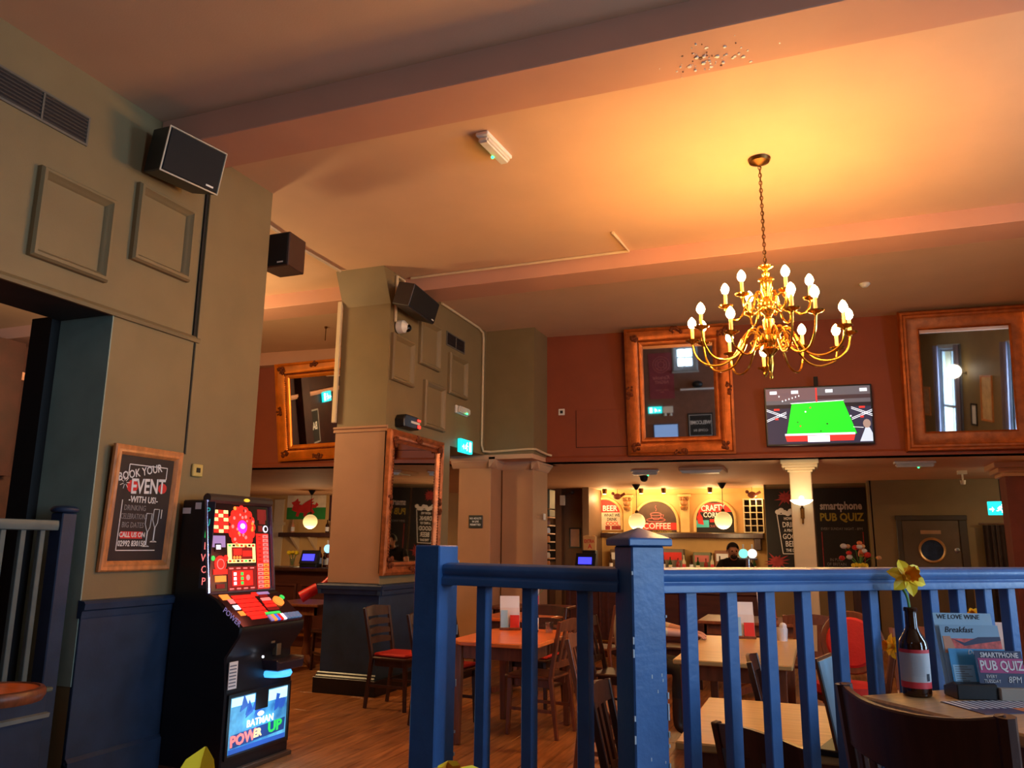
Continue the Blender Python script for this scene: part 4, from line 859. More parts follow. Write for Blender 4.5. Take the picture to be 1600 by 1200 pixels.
# ================================================================== BACK WALL OF THE BAR
def arch_board(name, label, x, w, z0_, ztop, bm_, cat='sign'):
    t = thing(name, label, cat, (x, 16.195, z0_+0.005)); r = w/2; hz = ztop-z0_-r
    poly = [(-r, 0), (r, 0)]+[(r*math.cos(a), hz+r*math.sin(a)) for a in [math.pi*j/20 for j in range(21)]]
    G().prism(poly, -0.012, 0).build('board', bm_, t, smooth=False)
    pts = [(-r, -0.02, 0)]+[(r*math.cos(a), -0.02, hz+r*math.sin(a)) for a in [math.pi-math.pi*j/24 for j in range(25)]]+[(r, -0.02, 0)]
    G().tube([(p[0]*1.03, p[1], p[2]+0.01) for p in pts], 0.03, 8).build('arch_moulding', mat('arch_buff', (214, 178, 112), 0.5), t)
    return t, r, hz
brownb = mat('brown_chalkboard', (82, 58, 46), 0.7, var=0.2)
t, r, hz = arch_board('arched_sign', 'arched brown coffee sign with a cup drawing and a red word band', -3.09, 0.86, 1.74, 2.37, brownb)
G().box(-0.41, 0.41, -0.016, -0.012, 0.05, 0.19).build('red_band', chalkr, t, smooth=False)
text('COFFEE', 0.17, chalkw, t, (0.02, -0.018, 0.12), bold=0.002, sx=0.95); text('ALL DAY LONG', 0.07, chalky, t, (0.12, -0.018, 0.012), sx=0.8)
g = G(); g.tube([(-0.10, -0.016, 0.36), (-0.09, -0.016, 0.30), (-0.04, -0.016, 0.25), (0.05, -0.016, 0.25), (0.10, -0.016, 0.30), (0.11, -0.016, 0.36)], 0.009, 5).tube([(0.11*math.cos(a), -0.016, 0.36+0.03*math.sin(a)) for a in [2*math.pi*j/14 for j in range(15)]], 0.009, 5)
g.tube([(0.11, -0.016, 0.35), (0.16, -0.016, 0.34), (0.15, -0.016, 0.30), (0.09, -0.016, 0.29)], 0.008, 5); g.tube([(0.19*math.cos(a), -0.016, 0.245+0.035*math.sin(a)) for a in [2*math.pi*j/16 for j in range(17)]], 0.009, 5)
g.tube([(0, -0.016, 0.42), (0.02, -0.016, 0.46), (-0.01, -0.016, 0.5), (0.01, -0.016, 0.54)], 0.006, 5)
g.build('cup_drawing', chalkpink, t)
t, r, hz = arch_board('arched_sign', 'arched sign with the red crafty corner band, bottle and teal shape', -1.92, 0.76, 1.74, 2.36, chalk)
G().prism([(-0.36, 0.40), (0.36, 0.40), (0.30, 0.52), (0.2, 0.575), (-0.2, 0.575), (-0.30, 0.52)], -0.016, -0.012).build('red_band', chalkr, t, smooth=False)
text('CRAFTY', 0.16, chalkw, t, (-0.03, -0.018, 0.475), (R(90), R(-3), 0), bold=0.004, sx=0.8); text('CORNER', 0.14, chalkw, t, (-0.0, -0.018, 0.335), (R(90), R(2), 0), bold=0.003, sx=0.8)
G().box(-0.37, -0.12, -0.015, -0.012, 0.10, 0.24).build('teal_shape', cyan, t, smooth=False)
G().prism([(-0.33, 0.17), (-0.22, 0.15), (-0.24, 0.30), (-0.28, 0.36), (-0.29, 0.42), (-0.32, 0.42), (-0.32, 0.36), (-0.35, 0.30)], -0.017, -0.012).box(-0.10, 0.1, -0.015, -0.012, 0.20, 0.26).build('red_bottle_drawing', chalkr, t, smooth=False)
text('CRAFT BEER', 0.07, chalkpink, t, (0.02, -0.018, 0.12), sx=0.7)
t, r, hz = arch_board('arched_sign', 'arched beer sign with a red word band at the left end of the bar', -4.16, 0.72, 1.78, 2.42, chalkr)
G().box(-0.35, 0.35, -0.016, -0.012, 0.0, 0.36).build('white_panel', mat('offwhite_chalk', (222, 206, 180), 0.7), t, smooth=False)
text('BEER', 0.16, chalkw, t, (0.12, -0.018, 0.44), bold=0.003, sx=0.9); text('WHAT WE\nDRINK', 0.085, chalk, t, (0.16, -0.018, 0.26), bold=0.002, sx=0.8); text('COOL', 0.10, chalkr, t, (0.17, -0.018, 0.13), bold=0.003)
G().box(0.02, 0.12, -0.018, -0.016, 0.01, 0.09).box(0.15, 0.34, -0.018, -0.016, 0.01, 0.09).build('dark_print', chalkdr, t, smooth=False)
# pilasters between the arches with carved brackets
for k, (x, lab) in enumerate(((-3.66, 'buff pilaster with a carved bracket between the beer and coffee arches'), (-2.5, 'buff pilaster with a carved bracket between the coffee and crafty arches'))):
    t = thing('pilaster', lab, 'pilaster', (x, 16.19, 1.745)); bm2 = mat('arch_buff', (214, 178, 112))
    G().box(-0.09, 0.09, -0.06, 0, 0, 0.752).box(-0.13, 0.13, -0.09, 0, 0.70, 0.752).build('shaft', bm2, t, bevel=0.006)
    c = G(); c.ball((0, -0.10, 0.58), 0.075, 12, 8).ball((0, -0.13, 0.66), 0.045, 10, 6).ball((-0.06, -0.09, 0.66), 0.04, 8, 6).ball((0.06, -0.09, 0.66), 0.04, 8, 6).lathe([(0.06, 0), (0.08, 0.05), (0.03, 0.09)], 12, (0, -0.1, 0.44)); c.build('bracket', mat('carved_brown', (150, 100, 52), 0.5, var=0.3), t)
t = thing('spotlight', 'small ceiling spot lamp over the coffee arch', 'spot lamp', (-3.3, 15.8, 2.6), 0, 'spot lamps over the arches')
E_SPOT = emis('spot_lamp_glow', (255, 230, 170), 12)
G().lathe([(0.05, 0), (0.05, -0.04), (0.04, -0.10)], 14).build('body', bronze, t); G().lathe([(0.036, -0.101), (0.0, -0.103)], 14, caps=False).build('lens', E_SPOT, t)
for x, lab in ((-2.85, 'small ceiling spot lamp at the right of the coffee arch'), (-1.95, 'small ceiling spot lamp over the crafty corner arch'), (-4.05, 'small ceiling spot lamp over the beer arch')): dup(t, (x, 15.8, 2.6), 0, lab)
for x in (-3.3, -2.85, -1.95, -4.05, -1.1): point_light('spot_light', (x, 15.85, 2.42), 9, (1.0, 0.68, 0.30), 0.05)
# teal hanging ornaments under the cornice (dark cast birds)
for k, (x, lab) in enumerate(((-3.80, 'small dark bird ornament hung over the beer arch'), (-1.17, 'small dark bird ornament above the wine rack'))):
    t = thing('hanging_ornament', lab, 'ornament', (x, 15.85, 2.45)); c = G(); c.ball((0, 0, 0), 0.07, 10, 8, 0, (1.2, 0.6, 0.9)).ball((-0.09, 0, 0.06), 0.035, 8, 6).bar((0.06, 0, 0.0), (0.16, 0, 0.06), 0.03, 0.05); c.build('body', mat('rust_metal', (110, 52, 28), 0.6, var=0.3), t); G().tube([(0, 0, 0.05), (0, 0, 0.15)], 0.004, 5).build('wire', blackm, t)
# long shelf, wine rack, back counter
t = thing('bar_shelf', 'long dark wooden shelf under the arched signs', 'shelf', (-2.6, 16.2, 1.63))
G().box(-1.55, 1.6, -0.4, -0.005, 0, 0.10).build('board', darkwood, t, bevel=0.01); G().box(1.42, 1.55, -0.35, -0.005, -0.22, 0).build('bracket', darkwood, t, bevel=0.01)
t = thing('wine_rack', 'cream lattice wine rack of dark square holes right of the crafty corner sign', 'wine rack', (-1.17, 16.2, 1.745))
cw_, ch_ = 0.118, 0.125
lat = mat('cream_lattice', (232, 214, 170), 0.5)
G().box(-0.18, 0.18, -0.06, -0.05, 0, 0.63).build('back', mat('rack_dark', (46, 24, 22), 0.7), t, smooth=False)
for i in range(4): o = G().box(-0.009, 0.009, -0.26, -0.05, 0, 0.635).build('upright', lat, t); o.location = (-0.177+i*cw_, 0, 0)
for j in range(6): o = G().box(-0.186, 0.186, -0.25, -0.06, -0.008, 0.008).build('shelf_slat', lat, t); o.location = (0, 0, j*ch_+0.004)
t = thing('back_counter', 'low dark back counter along the bar wall under the shelf', 'counter', (-2.6, 16.19, 0))
G().box(-1.52, 1.6, -0.6, 0, 0, 0.97).build('body', barwood, t, bevel=0.008); G().box(-1.55, 1.63, -0.63, 0, 0.97, 1.0).build('worktop', darkwood, t, bevel=0.008)
def bottle_thing(label, loc, r, h, m, lab=None, group=None, neck=0.33):
    t = thing('bottle', label, 'bottle', loc, 0, group)
    G().lathe([(r*0.9, 0), (r, 0.006), (r, h*0.55), (r*0.9, h*0.62), (r*neck, h*0.76), (r*neck, h*0.98), (r*neck*1.15, h)], 10).build('body', m, t)
    if lab: G().lathe([(r*1.02, h*0.12), (r*1.02, h*0.45)], 10, caps=False).build('label', lab, t)
    return t
for k, (x0, x1, h, m, lab) in enumerate(((0.25, 0.62, 0.36, mat('tin_green', (116, 120, 90), 0.5), 'green storage tin with a pink band on the back counter'), (0.66, 0.98, 0.40, mat('tin_brown', (134, 84, 56), 0.5), 'brown storage tin with a white band on the back counter'), (1.02, 1.4, 0.34, mat('tin_olive', (130, 116, 70), 0.5), 'olive storage tin with a grey band at the right of the back counter'), (-0.5, 0.1, 0.42, mat('tin_grey', (110, 100, 84), 0.5), 'wide grey storage tin with a red band on the back counter'), (-1.4, -0.6, 0.40, mat('tin_dim', (96, 76, 58), 0.5), 'widest dull brown storage tin at the left of the back counter'))):
    t = thing('storage_tin', lab, 'tin', (-2.6+(x0+x1)/2, 16.0, 1.0)); w_ = (x1-x0)/2-0.02
    G().box(-w_, w_, -0.1, 0.15, 0, h).build('body', m, t, bevel=0.006); G().box(-w_+0.03, w_-0.03, -0.106, -0.1, h*0.5, h*0.85).build('band', (chalkpink, paper, labelgrey, chalkr, paper)[k], t, smooth=False)
bg_ = 'bottles on the back counter'
kinds = [(0.036, 0.30, amber, paper), (0.034, 0.27, green_gl, mat('cream_label', (222, 206, 170), 0.6)), (0.04, 0.25, mat('ruby_bottle', (120, 26, 24), 0.15), None), (0.034, 0.31, mat('clear_bottle', (190, 180, 150), 0.1), labelred)]
blabs = ('brown bottle with a white label', 'green bottle with a cream label', 'ruby red bottle without a label', 'clear bottle with a red label')
base = [bottle_thing(l_+' in the row on the back counter', (-3.9, 15.72, 1.0), *q, group=l_.split(' with')[0]+'s on the back counter') for q, l_ in zip(kinds, blabs)]
k = 0
for i in range(22):
    x = -3.9+0.13*i+rnd.uniform(-0.02, 0.02); b = base[i % 4]
    if i < 4: b.location = (x, 15.72, 1.0)
    else: dup(b, (x, 15.72+rnd.uniform(-0.02, 0.02), 1.0), 0, b['label'])

# ---- left end of the bar: flag, shelf, counter
t = thing('dragon_flag', 'white and green flag with a red dragon pinned on the bar wall', 'flag', (-11.53, 16.19, 2.02))
g = G(); nx = 12
for half, (z0_, z1_, m) in enumerate(((0.0, 0.28, 1), (0.28, 0.57, 0))):
    for i in range(nx):
        xa, xb = -0.55+1.1*i/nx, -0.55+1.1*(i+1)/nx; ya, yb = -0.012-0.01*math.sin(i*0.9), -0.012-0.01*math.sin((i+1)*0.9)
        g.add([(xa, ya, z0_), (xb, yb, z0_), (xb, yb, z1_), (xa, ya, z1_)], [(0, 1, 2, 3)], m)
g.build('cloth', [mat('flag_white', (226, 206, 170), 0.8), mat('flag_green', (44, 130, 50), 0.8)], t)
dr = [(-0.40, 0.22), (-0.36, 0.33), (-0.42, 0.40), (-0.32, 0.43), (-0.24, 0.50), (-0.22, 0.43), (-0.16, 0.42), (-0.20, 0.36), (-0.12, 0.33), (-0.02, 0.40), (0.10, 0.46), (0.22, 0.50), (0.14, 0.42), (0.24, 0.42), (0.16, 0.36), (0.26, 0.34), (0.30, 0.40), (0.36, 0.34), (0.28, 0.27), (0.18, 0.26), (0.26, 0.16), (0.18, 0.10), (0.14, 0.18), (0.06, 0.15), (0.02, 0.06), (-0.06, 0.07), (-0.05, 0.15), (-0.16, 0.16), (-0.20, 0.06), (-0.28, 0.07), (-0.25, 0.17), (-0.32, 0.19)]
G().prism(dr, -0.032, -0.026).build('dragon', mat('flag_red', (200, 36, 28), 0.8), t, smooth=False)
t = thing('bar_shelf', 'short dark wooden shelf under the red dragon flag', 'shelf', (-11.3, 16.2, 1.60))
G().box(-0.75, 0.95, -0.35, 0, 0, 0.10).build('board', darkwood, t, bevel=0.01)
for x in (-0.4, 0.1): G().prism([(-0.33, 0), (0, 0), (0, -0.3)], x-0.03, x+0.03, 0, 'yz').build('bracket', creamc, t)
for k, (x, lab) in enumerate(((-11.75, 'small bottle at the left on the shelf under the flag'), (-10.78, 'small bottle at the right on the shelf under the flag'))): bottle_thing(lab, (x, 16.0, 1.70), 0.045, 0.30, (mat('pink_bottle', (200, 140, 110), 0.3), mat('dark_bottle', (50, 30, 24), 0.2))[k], paper)
t = thing('notice_board', 'narrow dark panel on the bar wall right of the flag', 'panel', (-10.75, 16.19, 2.0))
G().box(-0.12, 0.12, -0.03, 0, -0.02, 0.58).build('board', mat('plum_board', (70, 36, 38), 0.6), t, bevel=0.006)
t = thing('door_casing', 'pale cased pier on the bar wall left of the flag', 'pilaster', (-12.25, 16.19, 0))
G().box(-0.18, 0.1, -0.05, 0, 0, 2.5).box(-0.24, 0.16, -0.08, 0, 1.88, 1.95).build('shaft', creamc, t, bevel=0.006)
# ---- bar counters
def counter(name, label, x0, x1, y0, d, rz):
    t = thing(name, label, 'bar counter', (x0, y0, 0), rz); L = x1-x0
    G().box(0, L, 0.0, d, 0, 1.06).build('front', barwood, t, bevel=0.006)
    n = int(L/0.55); pmesh = None
    for k in range(n):
        if pmesh is None: o = G().frame(L/n-0.06, 0.66, [(0, 0), (0, -0.02), (0.03, -0.025), (0.05, 0.0)]).build('panel', barwood, t); pmesh = o.data
        else: o = bpy.data.objects.new('panel', pmesh); COL.objects.link(o); o.parent = t
        o.location = (L/n*(k+0.5), 0, 0.55)
    G().box(-0.03, L+0.03, -0.12, d+0.04, 1.06, 1.11).build('countertop', darkwood, t, bevel=0.012)
    G().tube([(0, -0.09, 0.18), (L, -0.09, 0.18)], 0.022, 10).build('foot_rail', brass, t)
    return t
counter('bar_counter', 'dark mahogany bar counter at the left, below the red dragon flag', -10.5, -4.95, 10.0, 0.55, 0)
counter('bar_counter', 'dark mahogany bar counter at the right, behind the blue balustrade', -3.45, -0.65, 11.15, 0.55, 0)
def pump(label, loc, m1, m2):
    t = thing('beer_pump', label, 'beer tap', loc, 0, 'beer fonts on the bar')
    G().lathe([(0.07, 0), (0.07, 0.012), (0.04, 0.03), (0.032, 0.18), (0.032, 0.2)], 14).build('column', chrome, t)
    G().box(-0.12, 0.12, -0.025, 0.025, 0.19, 0.215).build('drip_arm', chrome, t, bevel=0.004)
    for x, m in ((-0.058, m1), (0.058, m2)):
        o = G().lathe([(0.058, -0.012), (0.062, 0), (0.058, 0.012)], 18, T=Matrix.Translation((x, -0.01, 0.275)) @ Matrix.Rotation(R(90), 4, 'X')).build('lens_badge', m, t)
        G().bar((x, -0.01, 0.33), (x, -0.01, 0.40), 0.022, 0.016).build('tap_handle', whitep, t, bevel=0.004)
    return t
pump('double beer font with white and turquoise badges beside the barman', (-0.93, 11.35, 1.11), emis('lit_turquoise_badge', (120, 220, 210), 0.9), emis('lit_white_badge', (230, 240, 236), 0.9))
pump('double beer font with pale round badges on the left bar counter', (-6.78, 10.2, 1.11), emis('lit_sky_badge', (150, 210, 240), 1.1), emis('lit_white_badge', (230, 240, 236), 0.9))
def till(label, loc, rz):
    t = thing('till', label, 'till', loc, rz, 'tills on the bar')
    G().box(-0.14, 0.14, -0.02, 0.16, 0, 0.05).prism([(-0.03, 0.05), (0.06, 0.05), (0.10, 0.24), (0.06, 0.25)], -0.15, 0.15, 0, 'yz').build('body', blackp, t, bevel=0.006)
    o = G().box(-0.10, 0.10, -0.004, 0, -0.055, 0.045).build('screen', emis('till_blue', (60, 60, 235), 1.4), t, smooth=False); o.location = (0, -0.006, 0.15); o.rotation_euler = (R(-15), 0, 0)
till('till with a blue screen on the left bar counter by the vase', (-7.17, 10.2, 1.11), R(5)); till('till with a blue screen at the left end of the right bar counter', (-3.2, 11.3, 1.11), 0)
t = thing('snack_box', 'orange printed snack carton standing above the right till', 'carton', (-3.2, 11.57, 1.40))
G().prism([(-0.09, 0), (0.09, 0), (0.095, 0.20), (0.06, 0.22), (0.02, 0.20), (-0.03, 0.225), (-0.095, 0.21)], -0.04, 0.04).build('body', mat('orange_carton', (232, 178, 104), 0.6), t, bevel=0.004)
text('EXTRA', 0.07, chalkr, t, (0, -0.042, 0.13), bold=0.002, sx=0.7); text('A', 0.09, chalkr, t, (0.01, -0.042, 0.055), bold=0.002)
G().box(-0.1, 0.1, -0.07, 0.07, -0.285, 0.0).build('stand', blackp, t, bevel=0.004)
vb = [bottle_thing('bottle in the cluster beside the left till', (-6.95, 10.35, 1.11), *q, group='bottle cluster by the left till') for q in ((0.04, 0.30, mat('rum_bottle', (110, 40, 22), 0.2), paper), (0.036, 0.26, amber, paper))]
vb[0].location = (-6.96, 10.42, 1.11); vb[1].location = (-6.86, 10.42, 1.11)
for k in range(3): dup(vb[k % 2], (-7.16+0.2*k*0.5 if k < 1 else -7.16+0.1*k, 10.47, 1.11), 0, vb[0]['label'])
t = thing('glass_washer', 'white appliance with upright tubes behind the left beer font', 'appliance', (-6.55, 10.44, 1.11))
G().box(-0.17, 0.2, -0.02, 0.12, 0, 0.1).build('base', blackp, t, bevel=0.006)
for x in (-0.12, -0.06, 0.0, 0.10, 0.16): G().lathe([(0.025, 0.1), (0.025, 0.42), (0.02, 0.43)], 10, (x, 0.05, 0)).build('tube', whitep, t)
def blade_petal(g, c, d, nrm, L, Wd, mi=0, curl=0.15):
    d = Vector(d).normalized(); n = Vector(nrm).normalized(); s = d.cross(n).normalized(); c = Vector(c)
    st = [(0.0, 0.18, 0.0), (0.25, 0.75, 0.02), (0.55, 1.0, 0.03), (0.8, 0.7, 0.0), (1.0, 0.04, -0.06)]
    vs = []
    for t, w, h in st:
        p = c+d*(L*t)+n*(L*(h-curl*t*t))
        vs += [p-s*(Wd/2*w)+n*(0.006*w), p, p+s*(Wd/2*w)+n*(0.006*w)]
    fs = []
    for i in range(4):
        a = i*3; fs += [(a, a+1, a+4, a+3), (a+1, a+2, a+5, a+4)]
    o = len(g.v); g.add(vs, fs, mi); g.add([v-n*0.0012 for v in vs], [tuple(reversed(f)) for f in fs], mi)
def daffodil_head(parent, c, face, s=1.0, roll=0.0):
    c = Vector(c); f = Vector(face).normalized(); a = f.cross(Vector((0, 0, 1))).normalized(); b = a.cross(f)
    pm_ = []
    for k in range(6):
        an = roll+2*math.pi*k/6; d = a*math.cos(an)+b*math.sin(an)
        g = G(); blade_petal(g, c, d+f*0.18, f, 0.046*s, 0.030*s); g.build('petal', petal, parent)
    g = G(); M_ = Matrix((( a.x, b.x, f.x, c.x), (a.y, b.y, f.y, c.y), (a.z, b.z, f.z, c.z), (0, 0, 0, 1)))
    n = 18; prof = [(0.009, 0.0), (0.011, 0.012), (0.013, 0.024), (0.019, 0.034)]
    vs = []
    for r, z in prof:
        for j in range(n):
            rr_ = r*(1+(0.12*math.cos(j*math.pi) if z > 0.03 else 0)); vs.append(M_ @ Vector((rr_*s*math.cos(2*math.pi*j/n), rr_*s*math.sin(2*math.pi*j/n), z*s)))
    g.add(vs, [(i*n+j, i*n+(j+1) % n, (i+1)*n+(j+1) % n, (i+1)*n+j) for i in range(3) for j in range(n)])
    g.build('trumpet', trumpet, parent)
    G().tube([c-f*0.001, c-f*0.014*s, c-f*0.02*s+Vector((0, 0, -0.012*s))], [0.007*s, 0.006*s, 0.004*s], 8).build('flower_neck', stemm, parent)
def vase_bottle(name, label, loc, glass, lab, flowers, r=0.033, h=0.235, rz=0.0, group=None):
    t = thing(name, label, 'bottle', loc, rz, group)
    G().lathe([(r*0.9, 0), (r, 0.006), (r, h*0.56), (r*0.93, h*0.62), (r*0.55, h*0.72), (r*0.42, h*0.78), (r*0.40, h*0.95), (r*0.48, h*0.955), (r*0.48, h*0.985), (r*0.42, h)], 20).build('body', glass, t)
    if lab:
        for m, a, b in lab: G().lathe([(r*1.015, h*a), (r*1.015, h*b)], 20, caps=False).build('label', m, t)
    return t
def daffodil(label, base, top, face, s=1.0, group=None, roll=0.0):
    t = thing('daffodil', label, 'daffodil', base, 0, group)
    e = Vector(top)-Vector(base); f = Vector(face).normalized()
    q = e-f*0.02*s
    G().tube(spline([(0, 0, 0), (q.x*0.3, q.y*0.3, q.z*0.6), (q.x-f.x*0.01, q.y-f.y*0.01, q.z-0.02), tuple(q)], 5), 0.0032*s, 7).build('stem', stemm, t)
    daffodil_head(t, e, face, s, roll)
    return t
t = thing('flower_vase', 'glass of yellow flowers on the left bar counter', 'vase', (-7.46, 10.2, 1.11))
G().lathe([(0.035, 0), (0.04, 0.12), (0.038, 0.125)], 12).build('glass', thing_glass, t)
for k in range(6):
    a = k*1.05; c = (0.07*math.cos(a), 0.05*math.sin(a), 0.20+0.015*(k % 2)); G().tube([(0, 0, 0.02), c], 0.004, 5).build('stem', stemm, t); G().ball(c, 0.035, 8, 5, 0, (1, 1, 0.7)).build('bloom', petal, t)

# ---- partition items: bottle shelf, pictures, notice
t = thing('bottle_shelf', 'narrow open wooden shelf tower beside the far pier columns', 'shelf', (-4.18, 12.2, 0.0))
shw = mat('pale_shelf_wood', (206, 140, 86), 0.5, var=0.2)
G().box(-0.12, 0.0, 0, 0.3, 1.1, 2.05).build('back', darkwood, t); 
for k in range(8): G().box(0, 0.14, 0, 0.3, 1.12+k*0.13, 1.14+k*0.13).build('shelf_board', shw, t)
for k in range(6): G().lathe([(0.04, 0), (0.045, 0.05), (0.03, 0.085)], 10, (0.07, 0.12, 1.14+k*0.13)).build('jar', (shw, paper, midwood)[k % 3], t)
G().box(0, 0.14, 0, 0.3, 1.92, 2.36).build('top_box', blackp, t, bevel=0.01); G().box(-0.12, 0.14, 0, 0.3, 0, 1.1).build('cupboard', darkwood, t, bevel=0.006)
def pic(label, x, z, w, h, y, art, fr=blackp, fwid=0.025, cat='picture'):
    t = thing('picture', label, cat, (x, y, z)); G().frame(w, h, [(0, 0), (0, -0.025), (fwid, -0.022), (fwid, -0.006)]).build('frame', fr, t)
    G().box(-w/2+fwid, w/2-fwid, -0.008, 0, -h/2+fwid, h/2-fwid).build('print', art, t, smooth=False); return t
sepia = mat('sepia_print', (176, 140, 108), 0.5, var=0.45, scale=7); sep2 = mat('sepia_glass', (140, 108, 74), 0.3, var=0.5, scale=4)
def npx(x, y_): return x
pic('small framed print at the top of the brown partition left of the bar', -5.25, 2.40, 0.36, 0.30, 15.6, sepia); pic('unframed sepia print just under the small framed print', -5.26, 2.08, 0.36, 0.34, 15.6, sep2, sep2, 0.006)
pic('large dark board low on the brown partition left of the bar', -5.27, 1.50, 0.52, 0.72, 15.6, chalk, darkwood, 0.02, 'board'); pic('black framed white notice on the partition next to the bar opening', -4.62, 1.62, 0.24, 0.40, 15.6, mat('pinkish_paper', (206, 170, 156), 0.6), blackp, 0.026, 'notice')
t = thing('wall_speaker', 'small cream box speaker on the partition above the framed notice', 'speaker', (-4.82, 15.44, 2.36)); G().box(-0.05, 0.05, -0.08, 0, -0.1, 0.1).build('body', whitep, t, bevel=0.008); G().bar((0.02, 0, 0.06), (0.14, 0.02, 0.16), 0.03, 0.03).ball((0.19, 0, 0.16), 0.045, 8, 6).build('bracket', mat('dark_grey_metal', (70, 60, 54), 0.4), t)
t = thing('notice_plate', 'black plate with three lines of white lettering on the orange pillar', 'sign', (-4.33, 9.915, 1.77)); G().box(-0.10, 0.10, -0.012, 0, -0.085, 0.085).build('plate', blackp, t, bevel=0.004)
for k, s in enumerate(('NO ADULTS', 'IN LIVE', 'PERMITTED')): text(s, 0.036, paper, t, (0, -0.0135, 0.042-0.042*k), sx=0.85, bold=0.0006)
t = thing('light_switch', 'white light switch on the far pier column beside the shelf tower', 'switch', (-3.625, 10.7, 1.86), LW); G().box(-0.045, 0.045, -0.012, 0, -0.045, 0.045).build('plate', whitep, t, bevel=0.004); G().box(-0.012, 0.012, -0.018, -0.012, -0.02, 0.02).build('rocker', whitep, t)

# ---- chalkboards, sconce, flowers, door
t = thing('beer_chalkboard', 'tall chalkboard with a drawn pint glass and red splashes, left of the white column', 'chalkboard', (-0.47, 15.29, 1.0))
G().box(-0.44, 0.36, -0.02, 0, 0.0, 1.52).build('board', chalk, t, bevel=0.004)
def splash(g, cx, cz, r, n=26, y=-0.024):
    pts = [(cx+r*(0.45+0.55*rnd.random() if k % 2 else 0.35)*math.cos(2*math.pi*k/n), cz+r*(0.45+0.5*rnd.random() if k % 2 else 0.35)*0.8*math.sin(2*math.pi*k/n)) for k in range(n)]
    g.prism(pts, y, -0.02)
for q in ((-0.08, 1.36, 0.26), (-0.28, 0.22, 0.28), (0.16, 0.18, 0.24)):
    g = G(); splash(g, *q); g.build('red_splash', chalkdr, t, smooth=False)
g = G(); pts = [(-0.24, 1.06), (-0.17, 0.36), (0.15, 0.36), (0.22, 1.06)]
for a, b_ in zip(pts, pts[1:]+pts[:1]): g.bar((a[0], -0.023, a[1]), (b_[0], -0.023, b_[1]), 0.014, 0.004, up=(0, 1, 0))
for k in range(9): g.ball((-0.22+0.055*k, -0.022, 1.10+0.03*math.sin(k*1.7)), 0.05, 8, 6, 0, (1, 0.1, 0.9))
g.build('pint_drawing', chalkw, t, smooth=False)
for k, (s, z, sz) in enumerate((('HOW WE', 0.98, 0.07), ('DRINK', 0.87, 0.13), ('A PINT OF', 0.77, 0.07), ('GOOD', 0.66, 0.13), ('BEER', 0.53, 0.14), ('THE DAY', 0.42, 0.07))): text(s, sz, chalkw, t, (-0.01, -0.023, z), sx=0.75, bold=0.002)
t = thing('quiz_chalkboard', 'large chalkboard lettered smartphone pub quiz, right of the white column', 'chalkboard', (0.36, 15.29, 0.95))
G().box(-0.42, 0.425, -0.02, 0, 0.0, 1.57).build('board', chalk, t, bevel=0.004)
text('smartphone', 0.19, mat('light_grey_chalk', (196, 188, 184), 0.8), t, (0.01, -0.022, 1.25), bold=0.006, sx=0.75); text('PUB QUIZ', 0.19, chalky, t, (0.01, -0.022, 1.05), bold=0.006, sx=0.84); text('EVERY SUNDAY NIGHT - 8PM', 0.065, chalkg, t, (0.0, -0.022, 0.85), sx=0.8)
g = G()
for x0 in (-0.33, 0.34): g.box(x0-0.008, x0+0.008, -0.0225, -0.02, 0.0, 0.80)
g.build('chalk_border', chalkdr, t, smooth=False); text('IN PUBS\nOF BRITAIN\nNO CHEATING!', 0.075, chalkg, t, (-0.12, -0.022, 0.24), sx=0.8)
t = thing('wall_sconce', 'lit white bowl sconce on the white column', 'wall lamp', (-0.195, 11.0, 2.0))
G().bar((0, -0.03, -0.23), (0, -0.03, 0.0), 0.02, 0.03, w1=0.03, d1=0.04).box(-0.025, 0.025, -0.02, 0, -0.16, -0.02).build('stem', bronze, t, bevel=0.004)
G().lathe([(0.02, -0.02), (0.09, 0.0), (0.135, 0.035), (0.14, 0.05), (0.125, 0.045), (0.03, 0.02)], 22, (0, -0.15, 0.02)).build('bowl', emis('lit_alabaster', (255, 244, 220), 1.8), t); G().bar((0, -0.03, -0.02), (0, -0.15, 0.0), 0.02, 0.02).build('arm', bronze, t)
G().ball((0, -0.15, 0.09), 0.03, 10, 7).build('bulb', emis('sconce_bulb', (255, 240, 205), 10), t)
point_light('sconce_light', (-0.195, 10.62, 2.2), 4, (1.0, 0.80, 0.48), 0.06)
t = thing('flower_arrangement', 'mixed orange and white flower arrangement in front of the quiz chalkboard', 'flowers', (0.50, 12.6, 1.05)); t.scale = (0.85, 0.85, 0.9)
G().lathe([(0.05, 0), (0.06, 0.02), (0.025, 0.06), (0.03, 0.14), (0.07, 0.2)], 14).build('vase', blackp, t)
for k in range(16):
    c = (rnd.gauss(0, 0.12), rnd.gauss(0, 0.07), 0.42+rnd.gauss(0, 0.075)); G().tube([(0, 0, 0.18), (c[0]*0.5, c[1]*0.5, 0.3), c], 0.004, 5).build('stem', stemm, t)
    G().ball(c, 0.045+0.02*rnd.random(), 8, 5, 0, (1, 1, 0.75)).build('bloom', (chalkr, mat('orange_bloom', (226, 130, 84), 0.7), mat('peach_bloom', (214, 164, 120), 0.7), paper)[k % 4], t)
for k in range(5): c = ((k-2)*0.05, -0.06, 0.2+0.01*(k % 2)); G().ball(c, 0.035, 8, 5).build('bloom', petal, t)
G().box(-0.14, 0.14, -0.1, 0.1, -1.166, 0).build('pedestal', darkwood, t, bevel=0.01)
d = bpy.data.objects.new('door_1', None); COL.objects.link(d); d.location = (1.69, 14.75, 0); struct(d)
doorm = mat('brown_grey_door', (92, 78, 66), 0.55, var=0.1)
G().box(-0.42, 0.42, -0.03, 0, 0, 1.93).build('leaf', doorm, d, bevel=0.004)
g = G()
